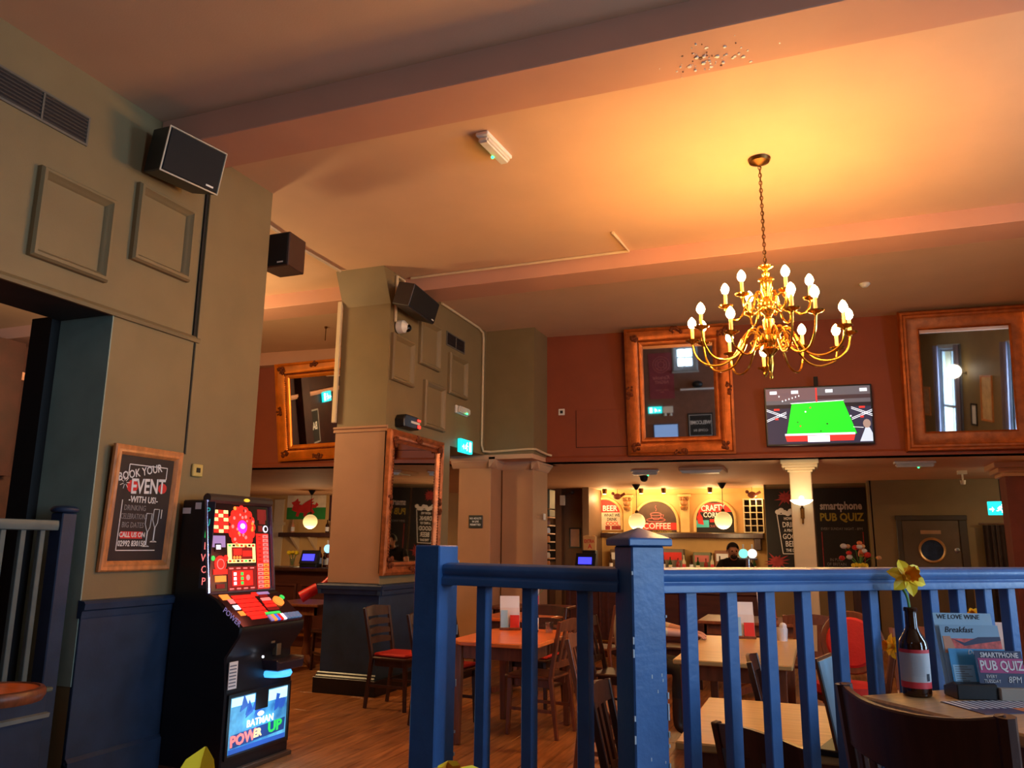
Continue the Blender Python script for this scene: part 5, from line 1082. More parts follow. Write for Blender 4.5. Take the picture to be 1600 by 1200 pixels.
for x0, x1 in ((-0.5, -0.42), (0.42, 0.53)): g.box(x0, x1, -0.06, 0, 0, 1.93)
g.box(-0.51, 0.54, -0.066, 0, 1.93, 2.01); g.build('door_frame', mat('dark_door_frame', (56, 46, 40), 0.5), d, bevel=0.006)
Tp = Matrix.Translation((0, -0.03, 1.45)) @ Matrix.Rotation(R(90), 4, 'X')
G().lathe([(0.165, 0), (0.2, 0), (0.205, 0.02), (0.19, 0.03), (0.165, 0.022), (0.165, 0)], 28, T=Tp, caps=False).build('porthole_ring', mat('aged_brass_ring', (206, 176, 130), 0.3, metal=0.8), d)
G().lathe([(0.168, 0.004), (0.0, 0.005)], 24, T=Tp, caps=False).build('porthole_pane', mat('porthole_blue', (44, 60, 92), 0.12, var=0.6, scale=7), d)
G().box(-0.15, 0.15, -0.036, -0.03, 1.71, 1.77).build('door_plate', mat('pale_plate', (176, 140, 112), 0.5), d, bevel=0.002); G().box(0.26, 0.36, -0.036, -0.03, 0.85, 1.15).build('push_plate', steel, d, bevel=0.002); G().lathe([(0.04, 0), (0.04, 0.01), (0.02, 0.014)], 14, T=Matrix.Translation((0.36, -0.03, 1.45)) @ Matrix.Rotation(R(90), 4, 'X')).build('door_lock', steel, d)
t = exit_sign('turquoise exit sign hung beside the red pillar near the porthole door', (2.53, 13.6, 2.07), R(-8), 0.36, 0.2)
G().tube([(0, -0.025, 0.08), (0, -0.025, 0.53)], 0.008, 6).build('hanger', blackm, t)
t = thing('ceiling_projector', 'small white spotlight bracket under the low ceiling near the exit sign', 'spot lamp', (2.0, 13.2, 2.6)); G().box(-0.06, 0.06, -0.05, 0.05, -0.05, 0).tube([(0, 0, -0.05), (0, 0, -0.16)], 0.012, 6).lathe([(0.03, -0.2), (0.04, -0.14)], 10).build('body', whitep, t)
t = thing('curtain', 'dark striped curtain hanging right of the porthole door', 'curtain', (2.62, 14.6, 0)); g = G(); n = 24
pts = [(-0.2+0.4*i/n, 0.03*math.sin(i*1.5)) for i in range(n+1)]
g.prism(pts+[(x, y+0.01) for x, y in reversed(pts)], 0.02, 1.85, 0, 'xy'); g.build('cloth', mat('dark_curtain', (58, 44, 42), 0.8, var=0.3), t); G().tube([(-0.25, 0, 1.87), (0.25, 0, 1.87)], 0.015, 8).build('pole', steel, t)

# ================================================================== TABLES AND CHAIRS ON THE MAIN FLOOR
def table(label, cx, cy, w, l, top, rz=0, z=0.0, group='tables on the main floor', h=0.75, clip=0.0, base='legs'):
    t = thing('dining_table', label, 'table', (cx, cy, z), rz, group)
    x, y, c = w/2, l/2, clip
    poly = [(-x+c, -y), (x-c, -y), (x, -y+c), (x, y-c), (x-c, y), (-x+c, y), (-x, y-c), (-x, -y+c)] if c else [(-x, -y), (x, -y), (x, y), (-x, y)]
    G().prism(poly, h-0.032, h, 0, 'xy').build('tabletop', top, t, bevel=0.006)
    G().box(-x+0.06, x-0.06, -y+0.06, -y+0.085, h-0.13, h-0.032).box(-x+0.06, x-0.06, y-0.085, y-0.06, h-0.13, h-0.032).box(-x+0.06, -x+0.085, -y+0.06, y-0.06, h-0.13, h-0.032).box(x-0.085, x-0.06, -y+0.06, y-0.06, h-0.13, h-0.032).build('apron', midwood, t)
    if base == 'legs':
        lm = None
        for sx in (-1, 1):
            for sy in (-1, 1):
                if lm is None: o = G().bar((0, 0, h-0.032), (0, 0, 0), 0.07, 0.07, w1=0.045, d1=0.045).build('leg', midwood, t, bevel=0.004); lm = o.data
                else: o = bpy.data.objects.new('leg', lm); COL.objects.link(o); o.parent = t
                o.location = (sx*(x-0.075), sy*(y-0.075), 0)
    else:
        G().lathe([(0.045, 0.08), (0.06, 0.15), (0.04, 0.3), (0.055, 0.5), (0.045, h-0.06), (0.12, h-0.032)], 14).build('pedestal', midwood, t)
        for k in range(4):
            a = R(45+90*k); G().bar((0, 0, 0.10), (0.34*math.cos(a), 0.34*math.sin(a), 0.035), 0.06, 0.07, w1=0.05, d1=0.05).build('foot', midwood, t)
    return t
table('light oak table nearest behind the blue balustrade', -0.22, 3.68, 0.68, 0.96, oaktop, base='pedestal')
table('long light oak table in the second row behind the blue balustrade', -0.58, 6.2, 0.74, 1.55, oaktop)
table('orange varnished table in front of the second pier, with a bottle vase on it', -2.36, 6.25, 0.72, 1.10, orangetop, clip=0.12)
table('small orange table behind the one with the bottle vase', -2.95, 8.0, 0.7, 0.8, orangetop, clip=0.1, base='pedestal')
table('brown table beside the left bar counter, past the fruit machine', -6.0, 8.6, 0.8, 0.8, midwood, base='pedestal')
table('brown table near the right bar counter, seen through the left balusters', -3.3, 9.3, 0.9, 0.7, midwood, base='pedestal')
table('brown table at the right, seen through the far right balusters', 1.05, 5.5, 0.8, 1.2, midwood)
table('dark table behind the long oak one in front of the right bar counter', -0.7, 8.7, 1.0, 0.8, midwood, base='pedestal')
GRP = 'dining chairs on the main floor'
def make_chair(name, label, wood, seatm, style):
    # faces +x: back at -x. origin on the floor under the seat centre
    t = thing(name, label, 'chair', (0, 0, 0), 0, GRP)
    sw = 0.42
    G().prism([(-0.19, -0.19), (0.2, -0.21), (0.22, -0.18), (0.22, 0.18), (0.2, 0.21), (-0.19, 0.19)], 0.43, 0.455, 0, 'xy').build('seat', wood if style != 'ladder' else wood, t, bevel=0.008)
    if seatm: G().prism([(-0.17, -0.17), (0.19, -0.19), (0.2, 0.19), (-0.17, 0.17)], 0.455, 0.485, 0, 'xy').build('seat_pad', seatm, t, bevel=0.012)
    for sy in (-1, 1):
        G().bar((0.175, sy*0.17, 0.43), (0.19, sy*0.18, 0.0), 0.036, 0.036, w1=0.028, d1=0.028).build('leg', wood, t, bevel=0.003)
        g = G(); g.bar((-0.18, sy*0.175, 0.45), (-0.235, sy*0.18, 0.0), 0.034, 0.034, w1=0.028, d1=0.028); g.build('leg', wood, t, bevel=0.003)
        G().bar((-0.18, sy*0.175, 0.44), (-0.27, sy*0.195, 0.88), 0.034, 0.034, w1=0.028, d1=0.03).build('back_post', wood, t, bevel=0.003)
    G().box(-0.16, 0.17, -0.16, -0.14, 0.37, 0.43).box(-0.16, 0.17, 0.14, 0.16, 0.37, 0.43).box(0.15, 0.17, -0.16, 0.16, 0.37, 0.43).build('seat_rail', wood, t)
    for sy in (-1, 1): G().bar((0.18, sy*0.175, 0.2), (-0.205, sy*0.178, 0.2), 0.02, 0.024).build('stretcher', wood, t)
    def slat_h(z0, z1):
        n = 6; vs = []
        for z in (z0, z1):
            for i in range(n+1):
                y = -0.19+0.38*i/n; b_ = -0.18-(z-0.44)*0.2-0.025*(1-(y/0.19)**2)
                vs += [(b_-0.009, y, z+(0.02*(1-(y/0.19)**2) if z == z1 else 0)), (b_+0.009, y, z+(0.02*(1-(y/0.19)**2) if z == z1 else 0))]
        m_ = (n+1)*2; fs = []
        for i in range(n):
            a = i*2; fs += [(a, a+2, m_+a+2, m_+a), (a+1, m_+a+1, m_+a+3, a+3), (a, a+1, a+3, a+2), (m_+a, m_+a+2, m_+a+3, m_+a+1)]
        fs += [(0, m_, m_+1, 1), (n*2, n*2+1, m_+n*2+1, m_+n*2)]
        return G().add(vs, fs)
    slat_h(0.80, 0.875).build('top_rail', wood, t)
    if style == 'ladder':
        for z in (0.56, 0.64, 0.72): slat_h(z, z+0.04).build('back_slat', wood, t)
    else:
        slat_h(0.52, 0.555).build('lower_rail', wood, t)
        for k in range(3):
            y = (k-1)*0.10; G().bar((-0.215, y, 0.54), (-0.275, y, 0.81), 0.045, 0.014, up=(1, 0, 0)).build('back_slat', wood, t)
    return t
chs = make_chair('dining_chair', 'dark slat-back chair drawn up to the nearest oak table, right behind the balusters', darkwood, None, 'slat')
chs.location = (0.10, 3.24, 0); chs.location = (-0.05, 3.03, 0); chs.rotation_euler = (0, 0, R(48))
chb = make_chair('dining_chair', 'brown slat-back chair at the right of the orange table with the bottle vase', midwood, None, 'slat')
chb.location = (-2.20, 6.38, 0); chb.rotation_euler = (0, 0, R(180-6))
chl = make_chair('dining_chair', 'dark ladder-back chair with a red seat pad beside the second pier', darkwood, redfab, 'ladder')
chl.location = (-3.72, 6.8, 0); chl.rotation_euler = (0, 0, R(-4))
for b, x, y, a, lab in (
    (chs, -0.66, 3.50, 4, 'dark glossy chair at the left of the nearest oak table, beside the newel'),
    (chb, -1.32, 5.30, 8, 'small brown slat-back chair left of the long oak table, seen beside the capped newel'),
    (chs, -0.12, 4.70, 0, 'dark chair between the two oak tables, seen edge-on'),
    (chb, 0.12, 5.75, 176, 'brown slat-back chair at the right of the long oak table, before the red round chair'),
    (chl, -3.02, 6.35, -5, 'dark ladder-back chair with a red seat pad at the left of the orange table'),
    (chl, -2.55, 7.30, -95, 'dark ladder-back chair with a red seat pad behind the orange table'),
    (chs, -3.55, 7.95, 0, 'dark chair left of the small orange table behind the second pier'),
    (chb, -2.2, 8.3, 170, 'brown chair right of the small orange table, near the far columns'),
    (chs, -5.45, 8.35, 150, 'dark chair at the table by the left bar counter, nearest the second pier'),
    (chs, -6.1, 7.95, 80, 'dark chair at the table by the left bar counter, just past the fruit machine'),
    (chb, -0.2, 8.0, 100, 'brown chair at the dark table before the right bar counter'),
    (chs, -1.45, 8.7, 0, 'dark chair at the left of the table before the right bar counter'),
    (chb, 0.65, 6.6, -90, 'brown chair at the far end of the right-hand table'),
    (chb, 1.35, 5.5, 180, 'brown chair at the right side of the right-hand table'),
):
    dup(b, (x, y, 0), R(a), lab)
# round-back upholstered chair
t = thing('round_back_chair', 'wooden chair with a round red upholstered back, right of the long oak table', 'chair', (0.176, 6.86, 0), R(-14), None)
Tb = Matrix.Translation((0, 0.0, 0.76)) @ Matrix.Rotation(R(82), 4, 'X')
G().lathe([(0.185, -0.015), (0.225, -0.02), (0.235, 0.0), (0.225, 0.02), (0.185, 0.015)], 30, T=Tb, caps=False).build('back_frame', midwood, t)
G().lathe([(0.19, -0.012), (0.17, -0.03), (0.0, -0.04)], 28, T=Tb, caps=False).lathe([(0.19, 0.012), (0.17, 0.03), (0.0, 0.04)], 28, T=Tb, caps=False).build('back_pad', redfab, t)
G().lathe([(0.22, 0.42), (0.235, 0.44), (0.22, 0.49), (0.0, 0.51)], 26, (0, -0.25, 0)).build('seat', redfab, t); G().lathe([(0.225, 0.38), (0.235, 0.42)], 26, (0, -0.25, 0)).build('seat_frame', midwood, t)
for k in range(4): a = R(45+90*k); G().bar((0.17*math.cos(a), -0.25+0.17*math.sin(a), 0.40), (0.2*math.cos(a), -0.25+0.2*math.sin(a), 0), 0.035, 0.035, w1=0.025, d1=0.025).build('leg', midwood, t, bevel=0.003)
for s in (-1, 1): G().bar((s*0.1, -0.03, 0.42), (s*0.14, 0.03, 0.62), 0.03, 0.03).build('back_post', midwood, t)

# ---- things on those tables
def menu_stand(label, loc, rz, w=0.16, h=0.24, cards=None, group=None):
    t = thing('menu_holder', label, 'menu stand', loc, rz, group)
    G().box(-w/2-0.01, w/2+0.01, -0.03, 0.03, 0, 0.02).build('base', midwood, t, bevel=0.003)
    for k, (m, dx, hh, ww) in enumerate(cards): o = G().box(-ww/2, ww/2, -0.002, 0.0, 0, hh).build('card', m, t, smooth=False); o.location = (dx, 0.02-0.012*k, 0.015); o.rotation_euler = (R(-12), 0, 0)
    return t
cds = [(paper, 0, 0.27, 0.17), (mat('offwhite_card', (216, 206, 204), 0.6), 0.0, 0.17, 0.17), (paperb, -0.05, 0.15, 0.06), (chalkr, 0.04, 0.11, 0.08)]
m1 = menu_stand('white menu cards in a wooden holder at the far end of the long oak table', (-0.62, 6.86, 0.75), R(12), cards=cds)
dup(m1, (-2.55, 6.62, 0.75), R(25), 'white menu cards standing on the orange table with the bottle vase'); dup(m1, (-0.55, 8.72, 0.75), R(15), 'white menu cards on the dark table before the right bar counter'); dup(m1, (-3.3, 9.3, 0.75), R(20), 'white menu cards on the brown table near the right bar counter'); dup(m1, (1.0, 5.75, 0.75), R(-5), 'white menu cards on the brown table at the right'); dup(m1, (0.02, 8.9, 0.75), R(0), 'white menu cards leaning on a stand beyond the red round-backed chair') if False else None
t = thing('menu_holder', 'pale blue menu board seen edge-on at the right end of the nearest oak table', 'menu stand', (0.02, 3.30, 0.75), R(76), None)
G().box(-0.12, 0.12, -0.05, 0.05, 0, 0.022).build('base', blackp, t, bevel=0.003); o = G().box(-0.11, 0.11, -0.006, 0.0, 0, 0.30).build('card', paperb, t, smooth=False); o.location = (0, -0.02, 0.02); o.rotation_euler = (R(-10), 0, 0); o = G().box(-0.11, 0.11, 0, 0.008, 0, 0.31).build('board', midwood, t, smooth=False); o.location = (0, -0.018, 0.02); o.rotation_euler = (R(-10), 0, 0)
vase_bottle('bottle_vase', 'brown bottle with a pale label used as a vase on the orange table', (-2.30, 6.55, 0.75), amber, [(paper, 0.08, 0.5)], None)
daffodil('closed daffodil standing in the bottle on the orange table, left one', (-2.305, 6.55, 0.94), (-2.33, 6.55, 1.10), (-0.2, -0.3, 0.9), 0.6, 'daffodils on the orange table'); daffodil('closed daffodil standing in the bottle on the orange table, right one', (-2.295, 6.55, 0.94), (-2.23, 6.55, 1.12), (0.3, -0.3, 0.85), 0.6, 'daffodils on the orange table')
def tumbler(label, loc):
    t = thing('tumbler', label, 'glass', loc); G().lathe([(0.03, 0), (0.036, 0.09), (0.033, 0.088), (0.028, 0.008), (0.0, 0.006)], 16, caps=False).build('glass', thing_glass, t); return t
tumbler('clear tumbler beside the bottle vase on the orange table', (-2.16, 6.52, 0.75))
G_ = thing('salt_jar', 'small white jar of sachets at the far right of the long oak table', 'jar', (-0.33, 6.82, 0.75)); G().lathe([(0.04, 0), (0.045, 0.09), (0.04, 0.10)], 14).build('jar', mat('frosted_jar', (206, 204, 206), 0.3), G_); G().ball((0.01, 0, 0.11), 0.03, 8, 5).build('sachets', paper, G_)
# table at the right: second bottle vase
vase_bottle('bottle_vase', 'brown bottle with an orange label on the brown right-hand table', (0.78, 5.12, 0.75), amber, [(mat('orange_label', (232, 176, 120), 0.6), 0.1, 0.48)], None)
daffodil('half-open daffodil in the bottle on the right-hand table', (0.78, 5.12, 0.93), (0.76, 5.10, 1.12), (-0.4, -0.8, 0.2), 0.9); daffodil('drooping daffodil in the bottle on the right-hand table', (0.79, 5.12, 0.93), (0.82, 5.12, 1.09), (0.5, -0.7, 0.0), 0.9)

# ================================================================== FOREGROUND TABLE AND CHAIR ON THE PLATFORM
TC_ = P2+S2*1.48-Vector((S2.y, -S2.x, 0))*-0.0
N2 = Vector((S2.y, -S2.x, 0))          # from the rail towards the camera
tc = P2+S2*1.16+N2*0.365
ft = table('light wood table at the right, just inside the balustrade, with bottle and menus', tc.x, tc.y, 0.92, 0.66, mat('honey_wood_top', (200, 158, 104), 0.35, var=0.14, stretch=(1, 12, 4)), A2, PZ, None, base='pedestal')
def on_t(a, b, z=0.75): p = P2+S2*a+N2*b; return (p.x, p.y, PZ+z)
def w2(x, y, z=1.05): return (x, y, z)
bv = vase_bottle('bottle_vase', 'large brown bottle with a grey and red label on the foreground table', (0.236, 2.70, 1.05), amber, [(labelred, 0.10, 0.17), (labelgrey, 0.17, 0.49), (labelred, 0.49, 0.53)], None, 0.040, 0.25, R(20))
pr = G()
for k in range(15):
    z = 0.058+k*0.0038
    for a0, a1 in ((-2.25, -1.35),):
        n = 8; w_ = 0.0012; pts = [(0.0413*math.cos(a0+(a1-a0)*i/n), 0.0413*math.sin(a0+(a1-a0)*i/n)) for i in range(n+1)]
        pr.add([(x, y, z-w_+0.004) for x, y in pts]+[(x, y, z+w_+0.002) for x, y in pts], [(i, i+1, n+2+i, n+1+i) for i in range(n)])
pr.build('label_print', inkgrey, bv, smooth=False)
bc = G()
for k in range(9):
    a = -1.2+k*0.028; bc.box(0.0408, 0.0415, -0.0006, 0.0006, 0.046, 0.066, 0, Matrix.Rotation(a, 4, 'Z'))
bc.build('label_bars', ink, bv, smooth=False)
daffodil('open yellow daffodil standing in the large beer bottle on the foreground table', (0.236, 2.70, 1.24), (0.232, 2.688, 1.385), (0.32, -0.9, 0.32), 1.25, None, 0.35)
G().tube([(0.008, 0, 0), (0.012, -0.005, 0.10), (0.006, -0.008, 0.135)], 0.003, 6).build('spare_stem', stemm, bpy.data.objects['daffodil']) if False else None
# menu holder with its cards
mh = thing('menu_holder', 'black menu holder with wine, breakfast and pub quiz cards on the foreground table', 'menu stand', (0.418, 2.745, 1.05), R(17)); mh.scale = (0.84, 0.84, 0.92)
G().prism([(-0.05, 0), (0.055, 0), (0.055, 0.03), (-0.02, 0.05), (-0.05, 0.045)], -0.115, 0.02, 0, 'yz').build('base', blackp, mh, bevel=0.003)
G().box(0.02, 0.135, -0.062, 0.05, 0, 0.038).build('wood_block', mat('grey_wood_block', (150, 136, 122), 0.5, var=0.2), mh, bevel=0.003)
def card(x0, x1, z0_, z1_, y, m, name='card', tilt=-14):
    o = G().box(x0, x1, -0.0012, 0.0, z0_, z1_).build(name, m, mh, smooth=False); o.location = (0, y, 0.012); o.rotation_euler = (R(tilt), 0, R(-1)); return o
c1 = card(-0.115, 0.085, 0.02, 0.245, 0.03, mat('pale_sky_card', (158, 196, 222), 0.5, var=0.04))
text('WE LOVE WINE', 0.021, ink, c1, (-0.03, -0.002, 0.232), shear=0.15, sx=1.0)
c2_ = card(-0.105, 0.095, 0.02, 0.208, 0.018, mat('pale_slate_card', (140, 178, 208), 0.5, var=0.05))
text('Breakfast', 0.026, ink, c2_, (-0.042, -0.002, 0.192), shear=0.3); G().box(-0.095, 0.095, -0.002, -0.001, 0.12, 0.165).build('food_photo', foodred, c2_, smooth=False)
G().prism([(-0.1, 0.12), (-0.1, 0.172), (-0.075, 0.172), (-0.06, 0.12)], -0.0026, -0.001).build('hand_photo', skinm, c2_, smooth=False); G().prism([(-0.07, 0.165), (-0.03, 0.152), (0.02, 0.17), (0.095, 0.172), (0.095, 0.16), (0.02, 0.15), (-0.03, 0.142)], -0.0026, -0.001).build('print_shape', papernavy, c2_, smooth=False)
c3 = card(-0.095, 0.095, 0.0, 0.135, 0.004, papercy)
text('Dessert', 0.02, paper, c3, (0.0, -0.002, 0.124), shear=0.3); G().box(-0.09, -0.02, -0.002, -0.001, 0.0, 0.085).build('card_panel', paperb, c3, smooth=False)
g = G()
for k in range(11): g.box(-0.084, -0.03-0.012*(k % 3), -0.0026, -0.002, 0.008+k*0.007, 0.0098+k*0.007)
g.build('print_line', inkgrey, c3, smooth=False)
c4 = card(-0.03, 0.125, 0.025, 0.135, -0.040, papernavy)
G().box(-0.022, 0.123, -0.002, -0.001, 0.068, 0.112).build('magenta_band', papermag, c4, smooth=False)
text('SMARTPHONE', 0.021, paper, c4, (0.05, -0.0028, 0.121), bold=0.0004, sx=0.92); text('PUB QUIZ', 0.040, paper, c4, (0.052, -0.0028, 0.089), bold=0.0008, sx=0.80); text('EVERY\nTUESDAY', 0.014, paper, c4, (0.012, -0.0028, 0.05), sx=0.9); text('8PM', 0.027, paper, c4, (0.085, -0.0028, 0.048), sx=0.9, shear=0.2)
lf = thing('leaflet', 'navy striped leaflet with an orange picture lying on the foreground table', 'leaflet', (0.44, 2.61, 1.0505), R(30))
G().box(-0.13, 0.13, -0.085, 0.085, 0, 0.0014).build('sheet', papernavy, lf, smooth=False)
g = G()
for k in range(12): g.box(-0.125+k*0.021, -0.125+k*0.021+0.009, -0.02, 0.082, 0.0014, 0.0018)
g.build('white_stripe', paper, lf, smooth=False); G().box(0.0, 0.125, -0.075, -0.025, 0.0014, 0.0019).build('orange_print', mat('orange_print', (224, 130, 66), 0.5, var=0.4, scale=40), lf, smooth=False)

# chair, curved board back with slots
CW = darkwood
fc = thing('curved_back_chair', 'dark wooden chair with a wide curved back, nearest the camera at the foreground table', 'chair', (0.335, 2.26, PZ), 0.80, None)
cR, cw_a = 0.36, 0.536
def backpt(u, z, off=0.0):          # u -1..1 across; back on the -x side, curved
    a = math.pi+u*cw_a; r = cR+0.10*(z-0.45)+off
    return (0.13+r*math.cos(a), r*math.sin(a)*1.0, z)
def back_strip(u0, u1, zf0, zf1, nm, th=0.022, n=10):
    vs = []
    for off in (0.0, th):
        for i in range(n+1):
            u = u0+(u1-u0)*i/n; vs += [backpt(u, zf0(u), off), backpt(u, zf1(u), off)]
    m_ = (n+1)*2; fs = []
    for i in range(n):
        a = i*2; fs += [(a, a+1, a+3, a+2), (m_+a, m_+a+2, m_+a+3, m_+a+1), (a+1, m_+a+1, m_+a+3, a+3), (a, a+2, m_+a+2, m_+a)]
    fs += [(0, m_, m_+1, 1), (n*2, n*2+1, m_+n*2+1, m_+n*2)]
    return G().add(vs, fs).build(nm, CW, fc, bevel=0.004)
topz = lambda u: 0.815+0.027*abs(u)**2.5
back_strip(-1, 1, lambda u: 0.70-0.02*(1-u*u), topz, 'crest_board', n=20)
for k in range(7):
    u = -0.78+0.26*k; back_strip(u-0.07, u+0.07, lambda q: 0.45, lambda q: 0.70, 'back_slat', 0.016, 3)
for s in (-1, 1):
    a_ = backpt(s*0.99, 0.838, 0.011); b_ = backpt(s*0.99, 0.45, 0.011); c_ = backpt(s*0.95, 0.0, 0.05)
    G().tube(spline([a_, backpt(s*0.99, 0.65, 0.011), b_, c_], 5), 0.021, 8).build('back_post', CW, fc)
G().lathe([(0.19, 0.415), (0.215, 0.43), (0.215, 0.445), (0.19, 0.455), (0.0, 0.448)], 28, (0.08, 0, 0)).build('seat', CW, fc)
for s in (-1, 1): G().bar((0.20, s*0.13, 0.43), (0.24, s*0.17, 0.0), 0.036, 0.036, w1=0.026, d1=0.026).build('leg', CW, fc, bevel=0.004)
G().tube([(0.22, -0.15, 0.2), (0.22, 0.15, 0.2)], 0.011, 8).build('stretcher', CW, fc)

# out-of-frame table in front of the camera with the two near daffodils
nt_ = table('small table in front of the camera, below the picture edge, holding two yellow daffodils', -0.36, 0.50, 0.5, 0.5, oaktop, 0.3, PZ, None)
vase_bottle('bottle_vase', 'bottle below the picture edge holding the near left daffodil', (-0.43, 0.53, 1.05), amber, [(paper, 0.1, 0.5)], None, 0.032, 0.19)
daffodil('yellow daffodil close to the camera, left of the newel posts', (-0.43, 0.53, 1.19), (-0.447, 0.512, 1.272), (0.3, -0.9, 0.25), 1.0, None, 0.5)
vase_bottle('bottle_vase', 'bottle below the picture edge holding the near right daffodil', (-0.262, 0.585, 1.05), amber, [(paper, 0.1, 0.5)], None, 0.032, 0.19)
daffodil('pale daffodil tip close to the camera at the bottom edge, between the two newel posts', (-0.262, 0.585, 1.2), (-0.268, 0.58, 1.284), (0.1, -0.6, 0.6), 0.7, None, 0.2)
# daffodils of a table just beyond the balusters, right of the foreground chair
qt = table('small brown table just behind the right-hand balusters with two daffodils', 0.47, 3.86, 0.5, 0.5, midwood, 0.2, 0.0, None)
vase_bottle('bottle_vase', 'dark bottle with a daffodil behind the balusters, left of the grey label bottle', (0.30, 3.72, 0.75), amber, [(labelred, 0.1, 0.5)], None, 0.034, 0.24)
daffodil('yellow daffodil facing sideways behind the balusters by the chair top', (0.30, 3.72, 0.95), (0.25, 3.70, 1.08), (-0.9, -0.5, 0.1), 1.15, None, 0.2)
daffodil('yellow daffodil hanging down behind the balusters beside the grey label bottle', (0.305, 3.72, 0.95), (0.36, 3.70, 1.06), (0.6, -0.75, -0.25), 1.3, None, 0.1)
t = thing('table_card', 'pink and white quiz card on the small table behind the right-hand balusters', 'card', (0.27, 3.66, 0.75), R(10)); G().box(-0.05, 0.05, -0.002, 0, 0.0, 0.13).build('card', paper, t, smooth=False); G().box(-0.05, 0.05, -0.004, -0.002, 0.09, 0.13).build('pink_band', papermag, t, smooth=False); text('QUIZ', 0.035, ink, t, (0, -0.004, 0.06)); G().box(-0.05, 0.05, -0.02, 0.02, 0, 0.008).build('foot', blackp, t)
# ================================================================== PEOPLE
def skin_body(parent, J, E_, mats, tags, root='pelvis'):
    names = list(J); idx = {n: i for i, n in enumerate(names)}
    me = bpy.data.meshes.new('sk'); me.from_pydata([J[n][0] for n in names], [(idx[a], idx[b]) for a, b in E_], [])
    o = bpy.data.objects.new('sk', me); COL.objects.link(o)
    md = o.modifiers.new('Skin', 'SKIN'); md.use_smooth_shade = True; md.branch_smoothing = 0.4
    lay = me.skin_vertices[0].data if me.skin_vertices else None
    if lay is None:
        bm = bmesh.new(); bm.from_mesh(me); bm.verts.layers.skin.verify(); bm.to_mesh(me); bm.free(); lay = me.skin_vertices[0].data
    for n in names:
        r = J[n][1]; lay[idx[n]].radius = r if isinstance(r, tuple) else (r, r); lay[idx[n]].use_root = (n == root)
    s = o.modifiers.new('Sub', 'SUBSURF'); s.levels = 2; s.render_levels = 2
    m2 = bpy.data.meshes.new_from_object(o.evaluated_get(bpy.context.evaluated_depsgraph_get())); bpy.data.objects.remove(o)
    m2.materials.clear()
    for m in mats: m2.materials.append(m)
    P_ = [(Vector(J[a][0])*(1-t)+Vector(J[b][0])*t, tags.get(b if t > 0.5 else a, 0)) for a, b in E_ for t in (0.0, 0.33, 0.67, 1.0)]
    mi = []
    for f in m2.polygons:
        c = f.center; mi.append(min(P_, key=lambda q: (q[0]-c).length_squared)[1])
    m2.polygons.foreach_set('material_index', mi); m2.polygons.foreach_set('use_smooth', [True]*len(m2.polygons)); m2.name = 'body'
    b = bpy.data.objects.new('body', m2); COL.objects.link(b); b.parent = parent; return b
def add_hand(J, E_, nm, wrist, d, up, s, side):
    # palm, four unequal bent fingers and a side thumb
    d = Vector(d).normalized(); up = Vector(up).normalized(); lat = d.cross(up).normalized()*side
    w = Vector(wrist); pl = w+d*0.05*s
    J[nm+'palm'] = (tuple(pl), (0.030*s, 0.017*s)); E_.append((nm, nm+'palm'))
    for k, (o, L) in enumerate(((-0.027, 0.062), (-0.009, 0.072), (0.009, 0.068), (0.027, 0.052))):
        a = pl+d*0.045*s+lat*o*s; b = a+d*L*0.5*s-up*0.006*s; c = b+d*L*0.45*s-up*0.022*s
        for q, (p, r) in enumerate(((a, 0.0095), (b, 0.0085), (c, 0.007))): J[f'{nm}f{k}{q}'] = (tuple(p), r*s)
        E_ += [(nm+'palm', f'{nm}f{k}0'), (f'{nm}f{k}0', f'{nm}f{k}1'), (f'{nm}f{k}1', f'{nm}f{k}2')]
    a = pl-lat*0.035*s; b = a+d*0.03*s-lat*0.018*s; c = b+d*0.03*s-up*0.008*s
    for q, (p, r) in enumerate(((a, 0.011), (b, 0.0095), (c, 0.008))): J[f'{nm}t{q}'] = (tuple(p), r*s)
    E_ += [(nm+'palm', f'{nm}t0'), (f'{nm}t0', f'{nm}t1'), (f'{nm}t1', f'{nm}t2')]
